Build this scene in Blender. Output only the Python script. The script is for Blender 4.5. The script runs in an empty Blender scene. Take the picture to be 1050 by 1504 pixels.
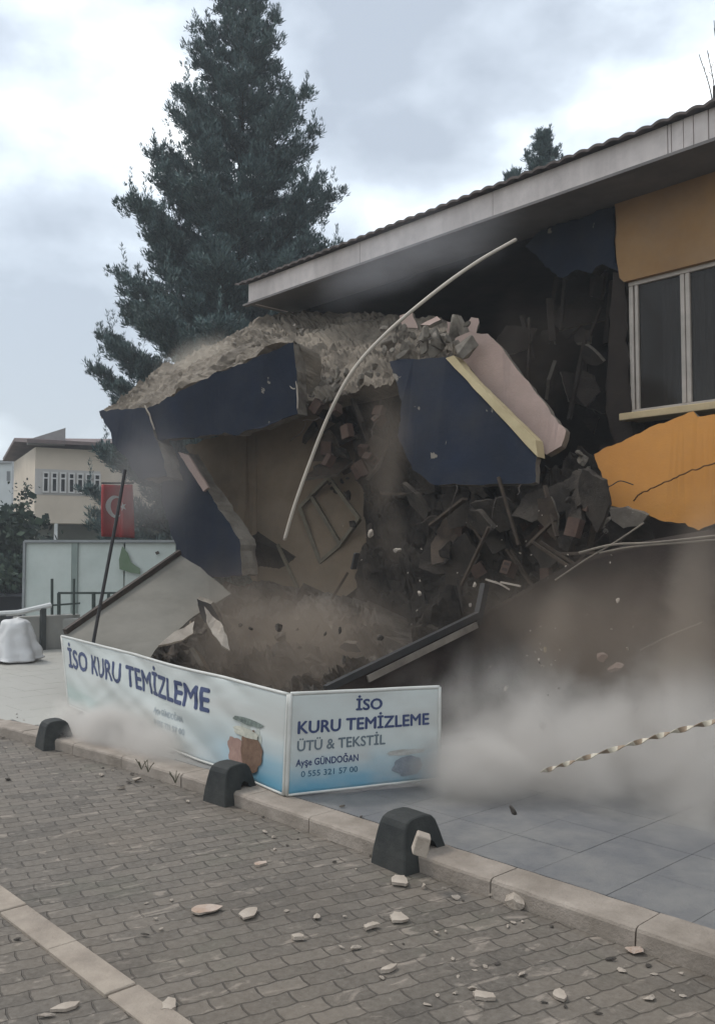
import bpy, bmesh, math, random
from mathutils import Vector, Matrix, noise as mnoise
R = math.radians
random.seed(11)
# ------------------------------------------------------------------ camera, sky, sun
scn = bpy.context.scene
COL = scn.collection
W0, H0, F = 1050, 1504, 1300.0
CAMH = 1.6
YAW = R(42.8)                      # view direction measured from the kerb line
PITCH = math.atan((815-752)/F)
fh = Vector((-math.cos(YAW), math.sin(YAW), 0))
rt = Vector((math.sin(YAW), math.cos(YAW), 0))
fw = (fh*math.cos(PITCH) + Vector((0, 0, 1))*math.sin(PITCH)).normalized()
up = rt.cross(fw).normalized()
CP = Vector((0, 0, CAMH))
cam = bpy.data.cameras.new('camera'); camo = bpy.data.objects.new('camera', cam); COL.objects.link(camo)
camo.location = CP
camo.rotation_euler = Matrix((rt, up, -fw)).transposed().to_euler()
cam.sensor_fit = 'VERTICAL'; cam.sensor_height = 24; cam.lens = 24*F/H0
cam.clip_end = 3000; cam.clip_start = .05
scn.camera = camo
scn.view_settings.view_transform = 'Standard'; scn.view_settings.look = 'None'
scn.view_settings.exposure = 0.74; scn.view_settings.gamma = 1
scn.cycles.volume_bounces = 2; scn.cycles.max_bounces = 6; scn.cycles.volume_step_rate = 1.5
scn.cycles.volume_max_steps = 256

SUN_EL, SUN_AZ = R(52), R(200)     # azimuth of the sun as an angle in the XY plane
sd = Vector((math.cos(SUN_AZ)*math.cos(SUN_EL), math.sin(SUN_AZ)*math.cos(SUN_EL), math.sin(SUN_EL)))
sl = bpy.data.lights.new('sun', 'SUN'); sl.energy = 1.1; sl.angle = R(12); sl.color = (1, .96, .9)
so = bpy.data.objects.new('sun', sl); COL.objects.link(so); so.rotation_euler = sd.to_track_quat('Z', 'Y').to_euler()

world = bpy.data.worlds.new("World"); scn.world = world; world.use_nodes = True
nt = world.node_tree; N = nt.nodes; L = nt.links; N.clear()
out = N.new('ShaderNodeOutputWorld')
sky = N.new('ShaderNodeTexSky'); sky.sky_type = 'NISHITA'; sky.sun_disc = False
sky.sun_elevation = SUN_EL; sky.sun_rotation = math.pi/2 - SUN_AZ; sky.air_density = 1.5
b1 = N.new('ShaderNodeBackground'); b1.inputs[1].default_value = .1; L.new(sky.outputs[0], b1.inputs[0])
tc = N.new('ShaderNodeTexCoord')
mp = N.new('ShaderNodeMapping'); mp.inputs['Scale'].default_value = (1, 1, 1.7); mp.inputs['Location'].default_value = (6.6, 6.6, .9)
L.new(tc.outputs['Generated'], mp.inputs[0])
def wnoise(scale, det, rough, dist):
    n = N.new('ShaderNodeTexNoise'); n.inputs['Scale'].default_value = scale; n.inputs['Detail'].default_value = det
    n.inputs['Roughness'].default_value = rough; n.inputs['Distortion'].default_value = dist
    L.new(mp.outputs[0], n.inputs['Vector']); return n
n1 = wnoise(3.4, 9, .5, .05)
rp = N.new('ShaderNodeValToRGB'); L.new(n1.outputs[0], rp.inputs[0])
e = rp.color_ramp.elements
e[0].position = .39; e[0].color = (.31, .345, .395, 1)
e[1].position = .625; e[1].color = (1.0, 1.04, 1.06, 1)
m_ = rp.color_ramp.elements.new(.48); m_.color = (.42, .465, .52, 1)
m_ = rp.color_ramp.elements.new(.555); m_.color = (.59, .65, .705, 1)
b2 = N.new('ShaderNodeBackground'); b2.inputs[1].default_value = 1.12; L.new(rp.outputs[0], b2.inputs[0])
mx = N.new('ShaderNodeMixShader'); mx.inputs[0].default_value = .88
L.new(b1.outputs[0], mx.inputs[1]); L.new(b2.outputs[0], mx.inputs[2]); L.new(mx.outputs[0], out.inputs[0])

# ------------------------------------------------------------------ pixel -> world
def ray(px, py): return fw + rt*((px-525)/F) + up*((752-py)/F)
def PY(px, py, Y):
    r = ray(px, py); return CP + r*(Y/r.y)
def PZ(px, py, z=0.0):
    r = ray(px, py); return CP + r*((z-CAMH)/r.z)
def PD(px, py, d):
    r = ray(px, py); return CP + r*(d/(r.dot(fh)))

# ------------------------------------------------------------------ materials
def srgb(r, g, b):
    f = lambda c: (c/255/12.92 if c/255 <= .04045 else ((c/255+.055)/1.055)**2.4)
    return (f(r), f(g), f(b), 1)
MC = {}
def mat(name, c1, c2=None, scale=4, rough=.85, bump=.2, bscale=None, metal=0, dust=0, dustc=(.30, .27, .235, 1), streak=False, spec=.3, gen=False, chips=0):
    if name in MC: return MC[name]
    m = bpy.data.materials.new(name); MC[name] = m; m.use_nodes = True
    n = m.node_tree.nodes; l = m.node_tree.links; p = n['Principled BSDF']
    p.inputs['Roughness'].default_value = rough; p.inputs['Metallic'].default_value = metal
    p.inputs['Specular IOR Level'].default_value = spec
    c1 = tuple(c1[:3])+(1,); c2 = tuple((c2 or [x*.7 for x in c1])[:3])+(1,)
    t = n.new('ShaderNodeTexCoord'); mp = n.new('ShaderNodeMapping')
    l.new(t.outputs['Object'], mp.inputs[0])
    if streak: mp.inputs['Scale'].default_value = (1, 1, .12)
    a = n.new('ShaderNodeTexNoise'); a.inputs['Scale'].default_value = scale; a.inputs['Detail'].default_value = 9
    a.inputs['Roughness'].default_value = .62; l.new(mp.outputs[0], a.inputs['Vector'])
    r = n.new('ShaderNodeValToRGB'); r.color_ramp.elements[0].position = .32; r.color_ramp.elements[1].position = .68
    r.color_ramp.elements[0].color = c2; r.color_ramp.elements[1].color = c1
    l.new(a.outputs[0], r.inputs[0]); col = r.outputs[0]
    if dust:
        d = n.new('ShaderNodeTexNoise'); d.inputs['Scale'].default_value = 1.7; d.inputs['Detail'].default_value = 8
        d.inputs['Roughness'].default_value = .7; l.new(t.outputs['Object'], d.inputs['Vector'])
        dr = n.new('ShaderNodeMapRange'); dr.inputs[1].default_value = .42; dr.inputs[2].default_value = .7; dr.inputs[4].default_value = dust
        l.new(d.outputs[0], dr.inputs[0])
        mx = n.new('ShaderNodeMix'); mx.data_type = 'RGBA'; l.new(dr.outputs[0], mx.inputs[0]); l.new(col, mx.inputs[6]); mx.inputs[7].default_value = dustc
        col = mx.outputs[2]
    if chips:
        v = n.new('ShaderNodeTexNoise'); v.inputs['Scale'].default_value = 3.3; v.inputs['Detail'].default_value = 10; v.inputs['Roughness'].default_value = .6; v.inputs['Distortion'].default_value = .4; l.new(t.outputs['Object'], v.inputs['Vector'])
        cr_ = n.new('ShaderNodeMapRange'); cr_.inputs[1].default_value = .70-chips; cr_.inputs[2].default_value = .715-chips; l.new(v.outputs[0], cr_.inputs[0])
        m4 = n.new('ShaderNodeMix'); m4.data_type = 'RGBA'; l.new(cr_.outputs[0], m4.inputs[0]); l.new(col, m4.inputs[6]); m4.inputs[7].default_value = (.19, .165, .135, 1); col = m4.outputs[2]
    l.new(col, p.inputs['Base Color'])
    if bump:
        b = n.new('ShaderNodeTexNoise'); b.inputs['Scale'].default_value = bscale or scale*6; b.inputs['Detail'].default_value = 8
        b.inputs['Roughness'].default_value = .7; l.new(t.outputs['Object'], b.inputs['Vector'])
        bp = n.new('ShaderNodeBump'); bp.inputs['Strength'].default_value = bump; bp.inputs['Distance'].default_value = .03
        l.new(b.outputs[0], bp.inputs['Height']); l.new(bp.outputs[0], p.inputs['Normal'])
    return m
concrete = mat('raw_concrete', (.25, .215, .17), (.11, .09, .072), 3, bump=.8, bscale=22, dust=.5)
concdark = mat('dark_brown_concrete', (.060, .047, .036), (.018, .014, .011), 3, bump=.9, bscale=18, dust=.4, dustc=(.115, .092, .072, 1))  # concrete in a very dark brown tone, dusted paler in patches
navy = mat('navy_render', (.009, .0155, .033), (.006, .010, .020), 2.2, bump=.2, bscale=30, dust=.45, dustc=(.040, .037, .036, 1), chips=.03)
orange = mat('orange_render', (.56, .25, .055), (.44, .19, .045), 1.3, bump=.15, bscale=40, dust=.25, dustc=(.30, .17, .08, 1), chips=.0)
orangewall = mat('ochre_render', (.37, .215, .095), (.26, .145, .065), 1.2, bump=.12, bscale=40, dust=.3, dustc=(.25, .2, .16, 1))
pink = mat('pinkish_plaster', (.40, .29, .25), (.30, .215, .18), 1.5, bump=.3, bscale=30, dust=.4, dustc=(.24, .2, .165, 1), chips=.02)
cream = mat('cream_plaster', (.55, .45, .27), (.42, .33, .19), 3, bump=.25, bscale=30)
beige = mat('beige_plaster', (.27, .20, .135), (.16, .115, .075), 1.2, bump=.2, bscale=20, dust=.4, dustc=(.22, .19, .15, 1))
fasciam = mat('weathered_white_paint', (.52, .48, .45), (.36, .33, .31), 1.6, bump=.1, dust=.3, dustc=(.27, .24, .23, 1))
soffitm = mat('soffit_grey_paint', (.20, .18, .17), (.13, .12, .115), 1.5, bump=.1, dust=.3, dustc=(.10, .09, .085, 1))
tilem = mat('clay_roof_tile', (.13, .105, .095), (.075, .062, .058), 6, bump=.3)
interior = mat('shade_dark_interior', (.032, .022, .016), (.012, .008, .006), 1.1, bump=.3, bscale=10, dust=.35, dustc=(.062, .045, .034, 1))  # near-black albedo puts the shade of the inside into the colour
black = mat('black_metal', (.02, .02, .02), (.035, .03, .028), 8, rough=.5, bump=.1)
rust = mat('rusty_metal', (.06, .04, .03), (.03, .025, .02), 12, rough=.7)
whitem = mat('white_plastic', (.72, .72, .70), (.58, .58, .56), 3, rough=.6, bump=.1)
cable = mat('cream_conduit', (.52, .45, .37), (.45, .40, .34), 5, rough=.5, bump=.1)
framem = mat('white_frame_paint', (.52, .45, .39), (.38, .33, .28), 5, rough=.45, bump=.05)
chipm = mat('broken_plaster', (.48, .41, .34), (.32, .265, .215), 5, bump=.5, bscale=30)
def glass(name, c=(.045, .038, .032)):
    m = bpy.data.materials.new(name); m.use_nodes = True; p = m.node_tree.nodes['Principled BSDF']
    p.inputs['Base Color'].default_value = c+(1,); p.inputs['Roughness'].default_value = .12; p.inputs['Specular IOR Level'].default_value = .3
    p.inputs['Alpha'].default_value = .55
    return m
glassm = glass('window_glass')
glassd = glass('dark_glass', (.02, .022, .025))

# ------------------------------------------------------------------ object helpers
def tag(o, label=None, cat=None, group=None, kind=None):
    if label: o['label'] = label
    if cat: o['category'] = cat
    if group: o['group'] = group
    if kind: o['kind'] = kind
    return o
def link(name, bm, mats, parent=None, smooth=False, loc=None):
    me = bpy.data.meshes.new(name)
    if loc is not None:
        bmesh.ops.translate(bm, verts=bm.verts, vec=-Vector(loc))
    bm.normal_update()
    bm.to_mesh(me); bm.free()
    for m in (mats if isinstance(mats, (list, tuple)) else [mats]): me.materials.append(m)
    if smooth:
        for p in me.polygons: p.use_smooth = True
    o = bpy.data.objects.new(name, me); COL.objects.link(o)
    if loc is not None: o.location = loc
    if parent is not None:
        o.parent = parent
        if loc is None: o.location = (0, 0, 0)
        o.matrix_parent_inverse = Matrix.Translation(parent.location).inverted() if parent.rotation_euler.to_quaternion().angle < 1e-6 else parent.matrix_basis.inverted()
    return o
def empty(name, loc=(0, 0, 0)):
    o = bpy.data.objects.new(name, None); o.location = loc; o.empty_display_size = .2; COL.objects.link(o); return o
def box(bm, x0, x1, y0, y1, z0, z1, mi=0):
    vs = [bm.verts.new((x, y, z)) for x in (x0, x1) for y in (y0, y1) for z in (z0, z1)]
    for q in ((0, 1, 3, 2), (4, 6, 7, 5), (0, 4, 5, 1), (2, 3, 7, 6), (0, 2, 6, 4), (1, 5, 7, 3)):
        f = bm.faces.new([vs[i] for i in q]); f.material_index = mi
def bevel(bm, w, seg=2): bmesh.ops.bevel(bm, geom=list(bm.edges), offset=w, segments=seg, affect='EDGES', profile=.5)
def tube(bm, pts, r, n=8, r1=None, mi=0):
    pts = [Vector(p) for p in pts]; rings = []
    for i, p in enumerate(pts):
        t = (pts[min(i+1, len(pts)-1)]-pts[max(i-1, 0)]).normalized()
        a = t.cross(Vector((.13, .27, 1))).normalized(); b = t.cross(a)
        rr = r if r1 is None else r+(r1-r)*i/(len(pts)-1)
        rings.append([bm.verts.new(p+(a*math.cos(2*math.pi*k/n)+b*math.sin(2*math.pi*k/n))*rr) for k in range(n)])
    for i in range(len(rings)-1):
        for k in range(n):
            f = bm.faces.new((rings[i][k], rings[i][(k+1) % n], rings[i+1][(k+1) % n], rings[i+1][k])); f.material_index = mi
    for rg in (rings[0][::-1], rings[-1]): bm.faces.new(rg).material_index = mi
def bar(bm, a, b, w, h=None, mi=0):
    a, b = Vector(a), Vector(b); h = h or w; t = (b-a).normalized()
    s = t.cross(Vector((0, 0, 1)));
    if s.length < .01: s = t.cross(Vector((0, 1, 0)))
    s.normalize(); u = s.cross(t)
    vs = [bm.verts.new(p+s*x*w/2+u*y*h/2) for p in (a, b) for x, y in ((-1, -1), (1, -1), (1, 1), (-1, 1))]
    for q in ((3, 2, 1, 0), (4, 5, 6, 7), (0, 1, 5, 4), (1, 2, 6, 5), (2, 3, 7, 6), (3, 0, 4, 7)):
        bm.faces.new([vs[i] for i in q]).material_index = mi
def catmull(P, n):
    P = [Vector(p) for p in P]; out = []
    Q = [P[0]*2-P[1]]+P+[P[-1]*2-P[-2]]
    for i in range(len(P)-1):
        for k in range(n):
            t = k/n; a, b, c, d = Q[i:i+4]
            out.append(.5*((2*b)+(c-a)*t+(2*a-5*b+4*c-d)*t*t+(3*b-a-3*c+d)*t**3))
    out.append(P[-1]); return out
def rnoise(p, s=1.0, o=0.0): return mnoise.noise(Vector(p)*s+Vector((o, o*1.7, -o)))

def slab(name, pts, thick, mats, jag=.02, step=.07, back=None, parent=None, seed=0, loc=None):
    """a broken plate: outline (world points) jittered like a fracture, given a real thickness"""
    pts = [Vector(p) for p in pts]; c = sum(pts, Vector())/len(pts)
    nrm = Vector()
    for i in range(len(pts)): nrm += (pts[i]-c).cross(pts[(i+1) % len(pts)]-c)
    nrm.normalize()
    if nrm.dot(CP-c) < 0: nrm = -nrm
    bk = -nrm if back is None else Vector(back).normalized()
    ol = []
    for i in range(len(pts)):
        a, b = pts[i], pts[(i+1) % len(pts)]; k = max(1, int((b-a).length/step))
        s = (b-a).normalized().cross(nrm)
        for j in range(k):
            p = a.lerp(b, j/k)
            w = 0 if j == 0 else (rnoise(p, 5, seed)*1.0+rnoise(p, 17, seed+3)*.7)*jag
            ol.append(p+s*w)
    bm = bmesh.new(); n = len(ol)
    levels = max(1, int(thick/.06)); rings = []
    for lv in range(levels+1):
        rr = []
        for i, p in enumerate(ol):
            q = p+bk*thick*lv/levels
            if lv: q += (c-p).normalized()*abs(rnoise(q, 9, seed+5))*jag*1.5
            rr.append(bm.verts.new(q))
        rings.append(rr)
    f = bm.faces.new(rings[0]); f.material_index = 0
    f2 = bm.faces.new(rings[-1][::-1]); f2.material_index = len(mats)-1 if isinstance(mats, (list, tuple)) else 0
    for lv in range(levels):
        for i in range(n):
            g = bm.faces.new((rings[lv][i], rings[lv+1][i], rings[lv+1][(i+1) % n], rings[lv][(i+1) % n])); g.material_index = 1 if isinstance(mats, (list, tuple)) else 0
    bmesh.ops.triangulate(bm, faces=[f, f2])
    bmesh.ops.recalc_face_normals(bm, faces=bm.faces)
    return link(name, bm, mats, parent, loc=loc if loc is not None else (c if parent is None else None))

def rough_sheet(name, top, bot, nu, nv, amp, thick, mats, seed=0, parent=None, back=(0, 1, -.2)):
    top = catmull(top, 8); bot = catmull(bot, 8)
    def samp(c, t):
        x = t*(len(c)-1); i = min(int(x), len(c)-2); return c[i].lerp(c[i+1], x-i)
    cen = samp(top, .5).lerp(samp(bot, .5), .5)
    bm = bmesh.new(); G = []; Bk = []; bk = Vector(back).normalized()
    for j in range(nv+1):
        row = []; rb = []
        for i in range(nu+1):
            p = samp(top, i/nu).lerp(samp(bot, i/nu), j/nv)
            n1 = rnoise(p, 2.2, seed); n2 = rnoise(p, 7, seed+2); n3 = rnoise(p, 19, seed+4)
            cell = mnoise.cell(p*2.6+Vector((n2*.6, seed, 0)))-.5
            e = 1 if 0 < j < nv else .5
            md_ = .3+1.6*max(0, rnoise(p, 1.3, seed+9)+.15); d = (n1*1.5+(n2*.6+n3*.2+cell*.3)*md_)*amp*e
            q = p+Vector((n2*.5, -d, n3*.5*amp+d*.5+n2*amp*.3)) if 0 else p+Vector((n2*amp*.4, -d, n3*amp*.5+d*.45))
            row.append(bm.verts.new(q)); rb.append(bm.verts.new(p+bk*thick))
        G.append(row); Bk.append(rb)
    for j in range(nv):
        for i in range(nu):
            bm.faces.new((G[j][i], G[j+1][i], G[j+1][i+1], G[j][i+1]))
            bm.faces.new((Bk[j][i], Bk[j][i+1], Bk[j+1][i+1], Bk[j+1][i]))
    for i in range(nu):
        bm.faces.new((G[0][i], G[0][i+1], Bk[0][i+1], Bk[0][i])); bm.faces.new((G[nv][i], Bk[nv][i], Bk[nv][i+1], G[nv][i+1]))
    for j in range(nv):
        bm.faces.new((G[j][0], Bk[j][0], Bk[j+1][0], G[j+1][0])); bm.faces.new((G[j][nu], G[j+1][nu], Bk[j+1][nu], Bk[j][nu]))
    bmesh.ops.recalc_face_normals(bm, faces=bm.faces)
    return link(name, bm, mats, parent, loc=cen if parent is None else None)

CH = {}
def chunk_mesh(k, m, flat=1.0):
    key = (k, m.name, flat)
    if key in CH: return CH[key]
    rnd = random.Random(k*7+3)
    bm = bmesh.new(); bmesh.ops.create_icosphere(bm, subdivisions=2, radius=.5)
    sc = Vector((rnd.uniform(.8, 1.2), rnd.uniform(.6, 1), rnd.uniform(.5, .85)*flat))
    for _ in range(10):
        n = Vector((rnd.uniform(-1, 1), rnd.uniform(-1, 1), rnd.uniform(-1, 1))).normalized()
        r = bmesh.ops.bisect_plane(bm, geom=bm.verts[:]+bm.edges[:]+bm.faces[:], plane_co=n*rnd.uniform(.17, .36), plane_no=n, clear_outer=True)
        ed = [g for g in r['geom_cut'] if isinstance(g, bmesh.types.BMEdge)]
        if ed:
            try: bmesh.ops.edgeloop_fill(bm, edges=ed)
            except Exception: pass
    bmesh.ops.triangulate(bm, faces=bm.faces)
    bmesh.ops.subdivide_edges(bm, edges=bm.edges, cuts=1)
    for v in bm.verts:
        v.co += v.co*(rnoise(v.co, 7, k)*.10); v.co = Vector((v.co.x*sc.x, v.co.y*sc.y, v.co.z*sc.z))
    bmesh.ops.recalc_face_normals(bm, faces=bm.faces)
    me = bpy.data.meshes.new('rubble'); bm.to_mesh(me); bm.free(); me.materials.append(m); CH[key] = me; return me
def chunk(name, loc, size, m, label, cat, group=None, k=None, rot=None, flat=1.0):
    k = random.randrange(10) if k is None else k
    o = bpy.data.objects.new(name, chunk_mesh(k, m, flat)); COL.objects.link(o)
    o.location = loc; o.scale = (size,)*3 if not isinstance(size, (tuple, list)) else size
    o.rotation_euler = rot or (random.uniform(0, 6), random.uniform(0, 6), random.uniform(0, 6))
    return tag(o, label, cat, group)

# ------------------------------------------------------------------ setting
ZP = .085      # pavement level
XE = -13.9     # platform ends here; the yard beyond lies lower
def kerbY(x):
    t = max(0, (-5.0-x)); return 3.32-.036*t**1.85
xs = [4-.25*i for i in range(73)]
# far ground
bm = bmesh.new(); bmesh.ops.create_grid(bm, x_segments=2, y_segments=2, size=900)
tag(link('ground', bm, mat('dry_earth', (.16, .15, .12), (.09, .09, .07), .5, bump=.2), loc=(0, 0, .85)), kind='structure').location = (0, 0, -.85)

def paver_mat():
    m = bpy.data.materials.new('zigzag_paving'); m.use_nodes = True; n = m.node_tree.nodes; l = m.node_tree.links; p = n['Principled BSDF']
    t = n.new('ShaderNodeTexCoord'); mp = n.new('ShaderNodeMapping'); mp.inputs['Rotation'].default_value = (0, 0, R(-76)); l.new(t.outputs['Object'], mp.inputs[0])
    sx = n.new('ShaderNodeSeparateXYZ'); l.new(mp.outputs[0], sx.inputs[0])
    def math_(op, a, b=None, c=None):
        q = n.new('ShaderNodeMath'); q.operation = op
        for i, v in enumerate((a, b, c)):
            if v is None: continue
            if isinstance(v, (int, float)): q.inputs[i].default_value = v
            else: l.new(v, q.inputs[i])
        return q.outputs[0]
    pp = math_('PINGPONG', sx.outputs[0], .046)
    st = math_('MULTIPLY', math_('SUBTRACT', pp, .023), .16)
    yy = math_('ADD', sx.outputs[1], st)
    wv = math_('PINGPONG', yy, .046); xx = math_('ADD', sx.outputs[0], math_('MULTIPLY', wv, .12))
    cb = n.new('ShaderNodeCombineXYZ'); l.new(xx, cb.inputs[0]); l.new(yy, cb.inputs[1])
    br = n.new('ShaderNodeTexBrick'); l.new(cb.outputs[0], br.inputs['Vector']); br.inputs['Scale'].default_value = 1
    br.inputs['Brick Width'].default_value = .184; br.inputs['Row Height'].default_value = .092; br.inputs['Mortar Size'].default_value = .0045; br.inputs['Mortar Smooth'].default_value = .6
    br.inputs['Color1'].default_value = (.068, .056, .045, 1); br.inputs['Color2'].default_value = (.145, .120, .096, 1); br.inputs['Mortar'].default_value = (.06, .048, .038, 1); br.inputs['Bias'].default_value = -.1
    def noise(s, d=8, r=.65, vec=None, dist=0):
        q = n.new('ShaderNodeTexNoise'); q.inputs['Scale'].default_value = s; q.inputs['Detail'].default_value = d; q.inputs['Roughness'].default_value = r; q.inputs['Distortion'].default_value = dist
        l.new(vec or t.outputs['Object'], q.inputs['Vector']); return q.outputs[0]
    def rng(v, a, b, c=0, d=1):
        q = n.new('ShaderNodeMapRange'); q.inputs[1].default_value = a; q.inputs[2].default_value = b; q.inputs[3].default_value = c; q.inputs[4].default_value = d; l.new(v, q.inputs[0]); return q.outputs[0]
    def mix(f, a, b, mode='MIX'):
        q = n.new('ShaderNodeMix'); q.data_type = 'RGBA'; q.blend_type = mode
        if isinstance(f, float): q.inputs[0].default_value = f
        else: l.new(f, q.inputs[0])
        for i, v in ((6, a), (7, b)):
            if isinstance(v, tuple): q.inputs[i].default_value = v
            else: l.new(v, q.inputs[i])
        return q.outputs[2]
    big = noise(.7, 5)
    c = mix(rng(big, .35, .7, 0, .6), br.outputs['Color'], (.10, .085, .070, 1))
    c = mix(rng(noise(35, 4), .3, .75, 0, .35), c, (.28, .25, .21, 1))
    # scuffed pale dust: streaks that follow the brick rows, plus thin film
    mp2 = n.new('ShaderNodeMapping'); mp2.inputs['Scale'].default_value = (5.0, 10.5, 1); l.new(mp.outputs[0], mp2.inputs[0])
    sp = noise(1.1, 9, .62, mp2.outputs[0], .6)
    c = mix(rng(sp, .575, .65, 0, .5), c, (.34, .285, .235, 1))
    c = mix(rng(noise(14, 7, .7), .62, .70, 0, .5), c, (.34, .29, .24, 1))
    c = mix(rng(noise(1.3, 4), .52, .62, 0, .35), c, (.055, .046, .038, 1))
    c = mix(rng(noise(.9, 6, .6), .45, .8, 0, .35), c, (.21, .165, .12, 1))
    moss = rng(noise(2.1, 6), .55, .72, 0, .25); c = mix(moss, c, (.09, .10, .065, 1))
    c = mix(math_('MULTIPLY', br.outputs['Fac'], rng(noise(1.6, 5), .42, .66, .1, .75)), c, (.055, .044, .034, 1))
    l.new(c, p.inputs['Base Color']); p.inputs['Roughness'].default_value = .72; p.inputs['Specular IOR Level'].default_value = .35
    h = math_('ADD', math_('MULTIPLY', br.outputs['Fac'], -1.0), math_('MULTIPLY', noise(30, 6), .5))
    h = math_('ADD', h, math_('MULTIPLY', noise(3.0, 3), 1.2))
    bp = n.new('ShaderNodeBump'); bp.inputs['Strength'].default_value = .85; bp.inputs['Distance'].default_value = .012; l.new(h, bp.inputs['Height']); l.new(bp.outputs[0], p.inputs['Normal'])
    return m
# road: a gently uneven sheet of block paving
bm = bmesh.new(); NX, NY = 150, 90; V = []
for j in range(NY+1):
    row = []
    for i in range(NX+1):
        x = 4-18.0*i/NX; y1 = kerbY(max(x, -14)); y = -6+(y1+6)*(1-(1-j/NY)**1.0) if 0 else -4+(y1+4)*j/NY
        row.append(bm.verts.new((x, y, (rnoise((x, y, 0), .8)*.010+rnoise((x, y, 0), 2.5)*.004)*min(1, (y1-y)*3))))
    V.append(row)
for j in range(NY):
    for i in range(NX): bm.faces.new((V[j][i+1], V[j][i], V[j+1][i], V[j+1][i+1])[::-1])
bmesh.ops.recalc_face_normals(bm, faces=bm.faces)
tag(link('road', bm, paver_mat(), smooth=True), kind='structure')
bm = bmesh.new(); box(bm, -14, 4, -4, 9, -.95, -.06)
tag(link('road_base', bm, mat('dry_earth', (1, 1, 1))), kind='structure')
# pale strip of flat kerbstones in the road
bm = bmesh.new(); x = 2.0; rnd = random.Random(4)
while x > -13:
    ln = .5+rnd.uniform(-.02, .02); dy = rnd.uniform(-.006, .006)
    box(bm, x-ln+.008, x, 1.565+dy, 1.69+dy, -.03, .014+rnd.uniform(-.003, .003)); x -= ln
bevel(bm, .004, 1)
tag(link('road_edge_strip', bm, mat('pale_strip_stone', (.40, .335, .27), (.25, .205, .165), 5, bump=.4, bscale=35, dust=.4, dustc=(.2, .175, .15, 1))), kind='structure')
# kerb
bm = bmesh.new(); x = 3.0; rnd = random.Random(9)
prof = [(0, -.04), (0, .070), (.006, .082), (.02, .089), (.205, .091), (.205, .02)]
joints = []
while x > -13.5:
    ln = .68+rnd.uniform(-.12, .12); x2 = x-ln; y0, y1 = kerbY(x), kerbY(x2); tz = rnd.uniform(-.003, .003); ty = rnd.uniform(-.005, .005)
    n = 9; rings = []
    for k in range(n+1):
        t = k/n; xx = x-.004-(ln-.008)*t; yy = kerbY(xx)+ty
        chip = .0
        rings.append([bm.verts.new((xx+(rnoise((xx, a, b), 9)*.012 if k in (0, n) else 0), yy+a+rnoise((xx, a, b), 14)*.004, b+tz+(rnoise((xx, a, b), 11)*.004 if b > 0 else 0))) for a, b in prof])
    for k in range(n):
        for q in range(len(prof)-1): bm.faces.new((rings[k][q], rings[k][q+1], rings[k+1][q+1], rings[k+1][q]))
    bm.faces.new(rings[0][::-1]); bm.faces.new(rings[-1]); x = x2
bmesh.ops.recalc_face_normals(bm, faces=bm.faces)
tag(link('kerb', bm, mat('kerb_stone', (.37, .315, .265), (.21, .175, .14), 3.5, bump=.5, bscale=30, dust=.5, dustc=(.17, .14, .115, 1))), kind='structure')
# pavement
def pave_mat():
    m = mat('blue_grey_paving', (.135, .135, .138), (.085, .087, .095), 1.3, rough=.6, bump=.25, bscale=45, dust=.55, dustc=(.24, .225, .20, 1)); return m
bm = bmesh.new(); V = []
for i in range(73):
    x = xs[i]; V.append([bm.verts.new((x, kerbY(max(x, -13.9))+.205+(9.4-kerbY(max(x, -13.9))-.2)*j/20, ZP-.006+rnoise((x, j, 0), .7)*.004)) for j in range(21)])
for i in range(72):
    for j in range(20): bm.faces.new((V[i][j], V[i+1][j], V[i+1][j+1], V[i][j+1]))
bmesh.ops.recalc_face_normals(bm, faces=bm.faces)
tag(link('pavement', bm, pave_mat()), kind='structure')
bm = bmesh.new(); rnd = random.Random(2)   # paving slab joints as real slabs near the kerb
x = 2.6
while x > -13.5:
    y = kerbY(x-.2)+.225
    for r in range(13):
        if y > 8.2: break
        box(bm, x-.3965, x, y, y+.3965, ZP-.03, ZP+rnd.uniform(-.0008, .0008)); y += .4
    x -= .4
slabm = mat('blue_grey_slabs', (.16, .158, .158), (.105, .106, .112), 1.1, rough=.55, bump=.3, bscale=40, dust=.6, dustc=(.26, .245, .22, 1))
def settled(m, x0, x1, colr, amt):
    """dust lying on the far stretch of the pavement, thicker towards the yard"""
    n = m.node_tree.nodes; l = m.node_tree.links; p = n['Principled BSDF']; src = p.inputs['Base Color'].links[0].from_socket
    t = n.new('ShaderNodeTexCoord'); sx = n.new('ShaderNodeSeparateXYZ'); l.new(t.outputs['Object'], sx.inputs[0])
    ns = n.new('ShaderNodeTexNoise'); ns.inputs['Scale'].default_value = .8; ns.inputs['Detail'].default_value = 7; l.new(t.outputs['Object'], ns.inputs['Vector'])
    ad = n.new('ShaderNodeMath'); ad.operation = 'MULTIPLY_ADD'; l.new(ns.outputs[0], ad.inputs[0]); ad.inputs[1].default_value = 4; l.new(sx.outputs[0], ad.inputs[2])
    r = n.new('ShaderNodeMapRange'); r.inputs[1].default_value = x0+2; r.inputs[2].default_value = x1+2; r.inputs[4].default_value = amt; l.new(ad.outputs[0], r.inputs[0])
    mx = n.new('ShaderNodeMix'); mx.data_type = 'RGBA'; l.new(r.outputs[0], mx.inputs[0]); l.new(src, mx.inputs[6]); mx.inputs[7].default_value = colr; l.new(mx.outputs[2], p.inputs['Base Color'])
settled(slabm, -4.2, -7.5, (.40, .38, .335, 1), .85)
tag(link('pavement_slabs', bm, slabm), kind='structure')

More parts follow.
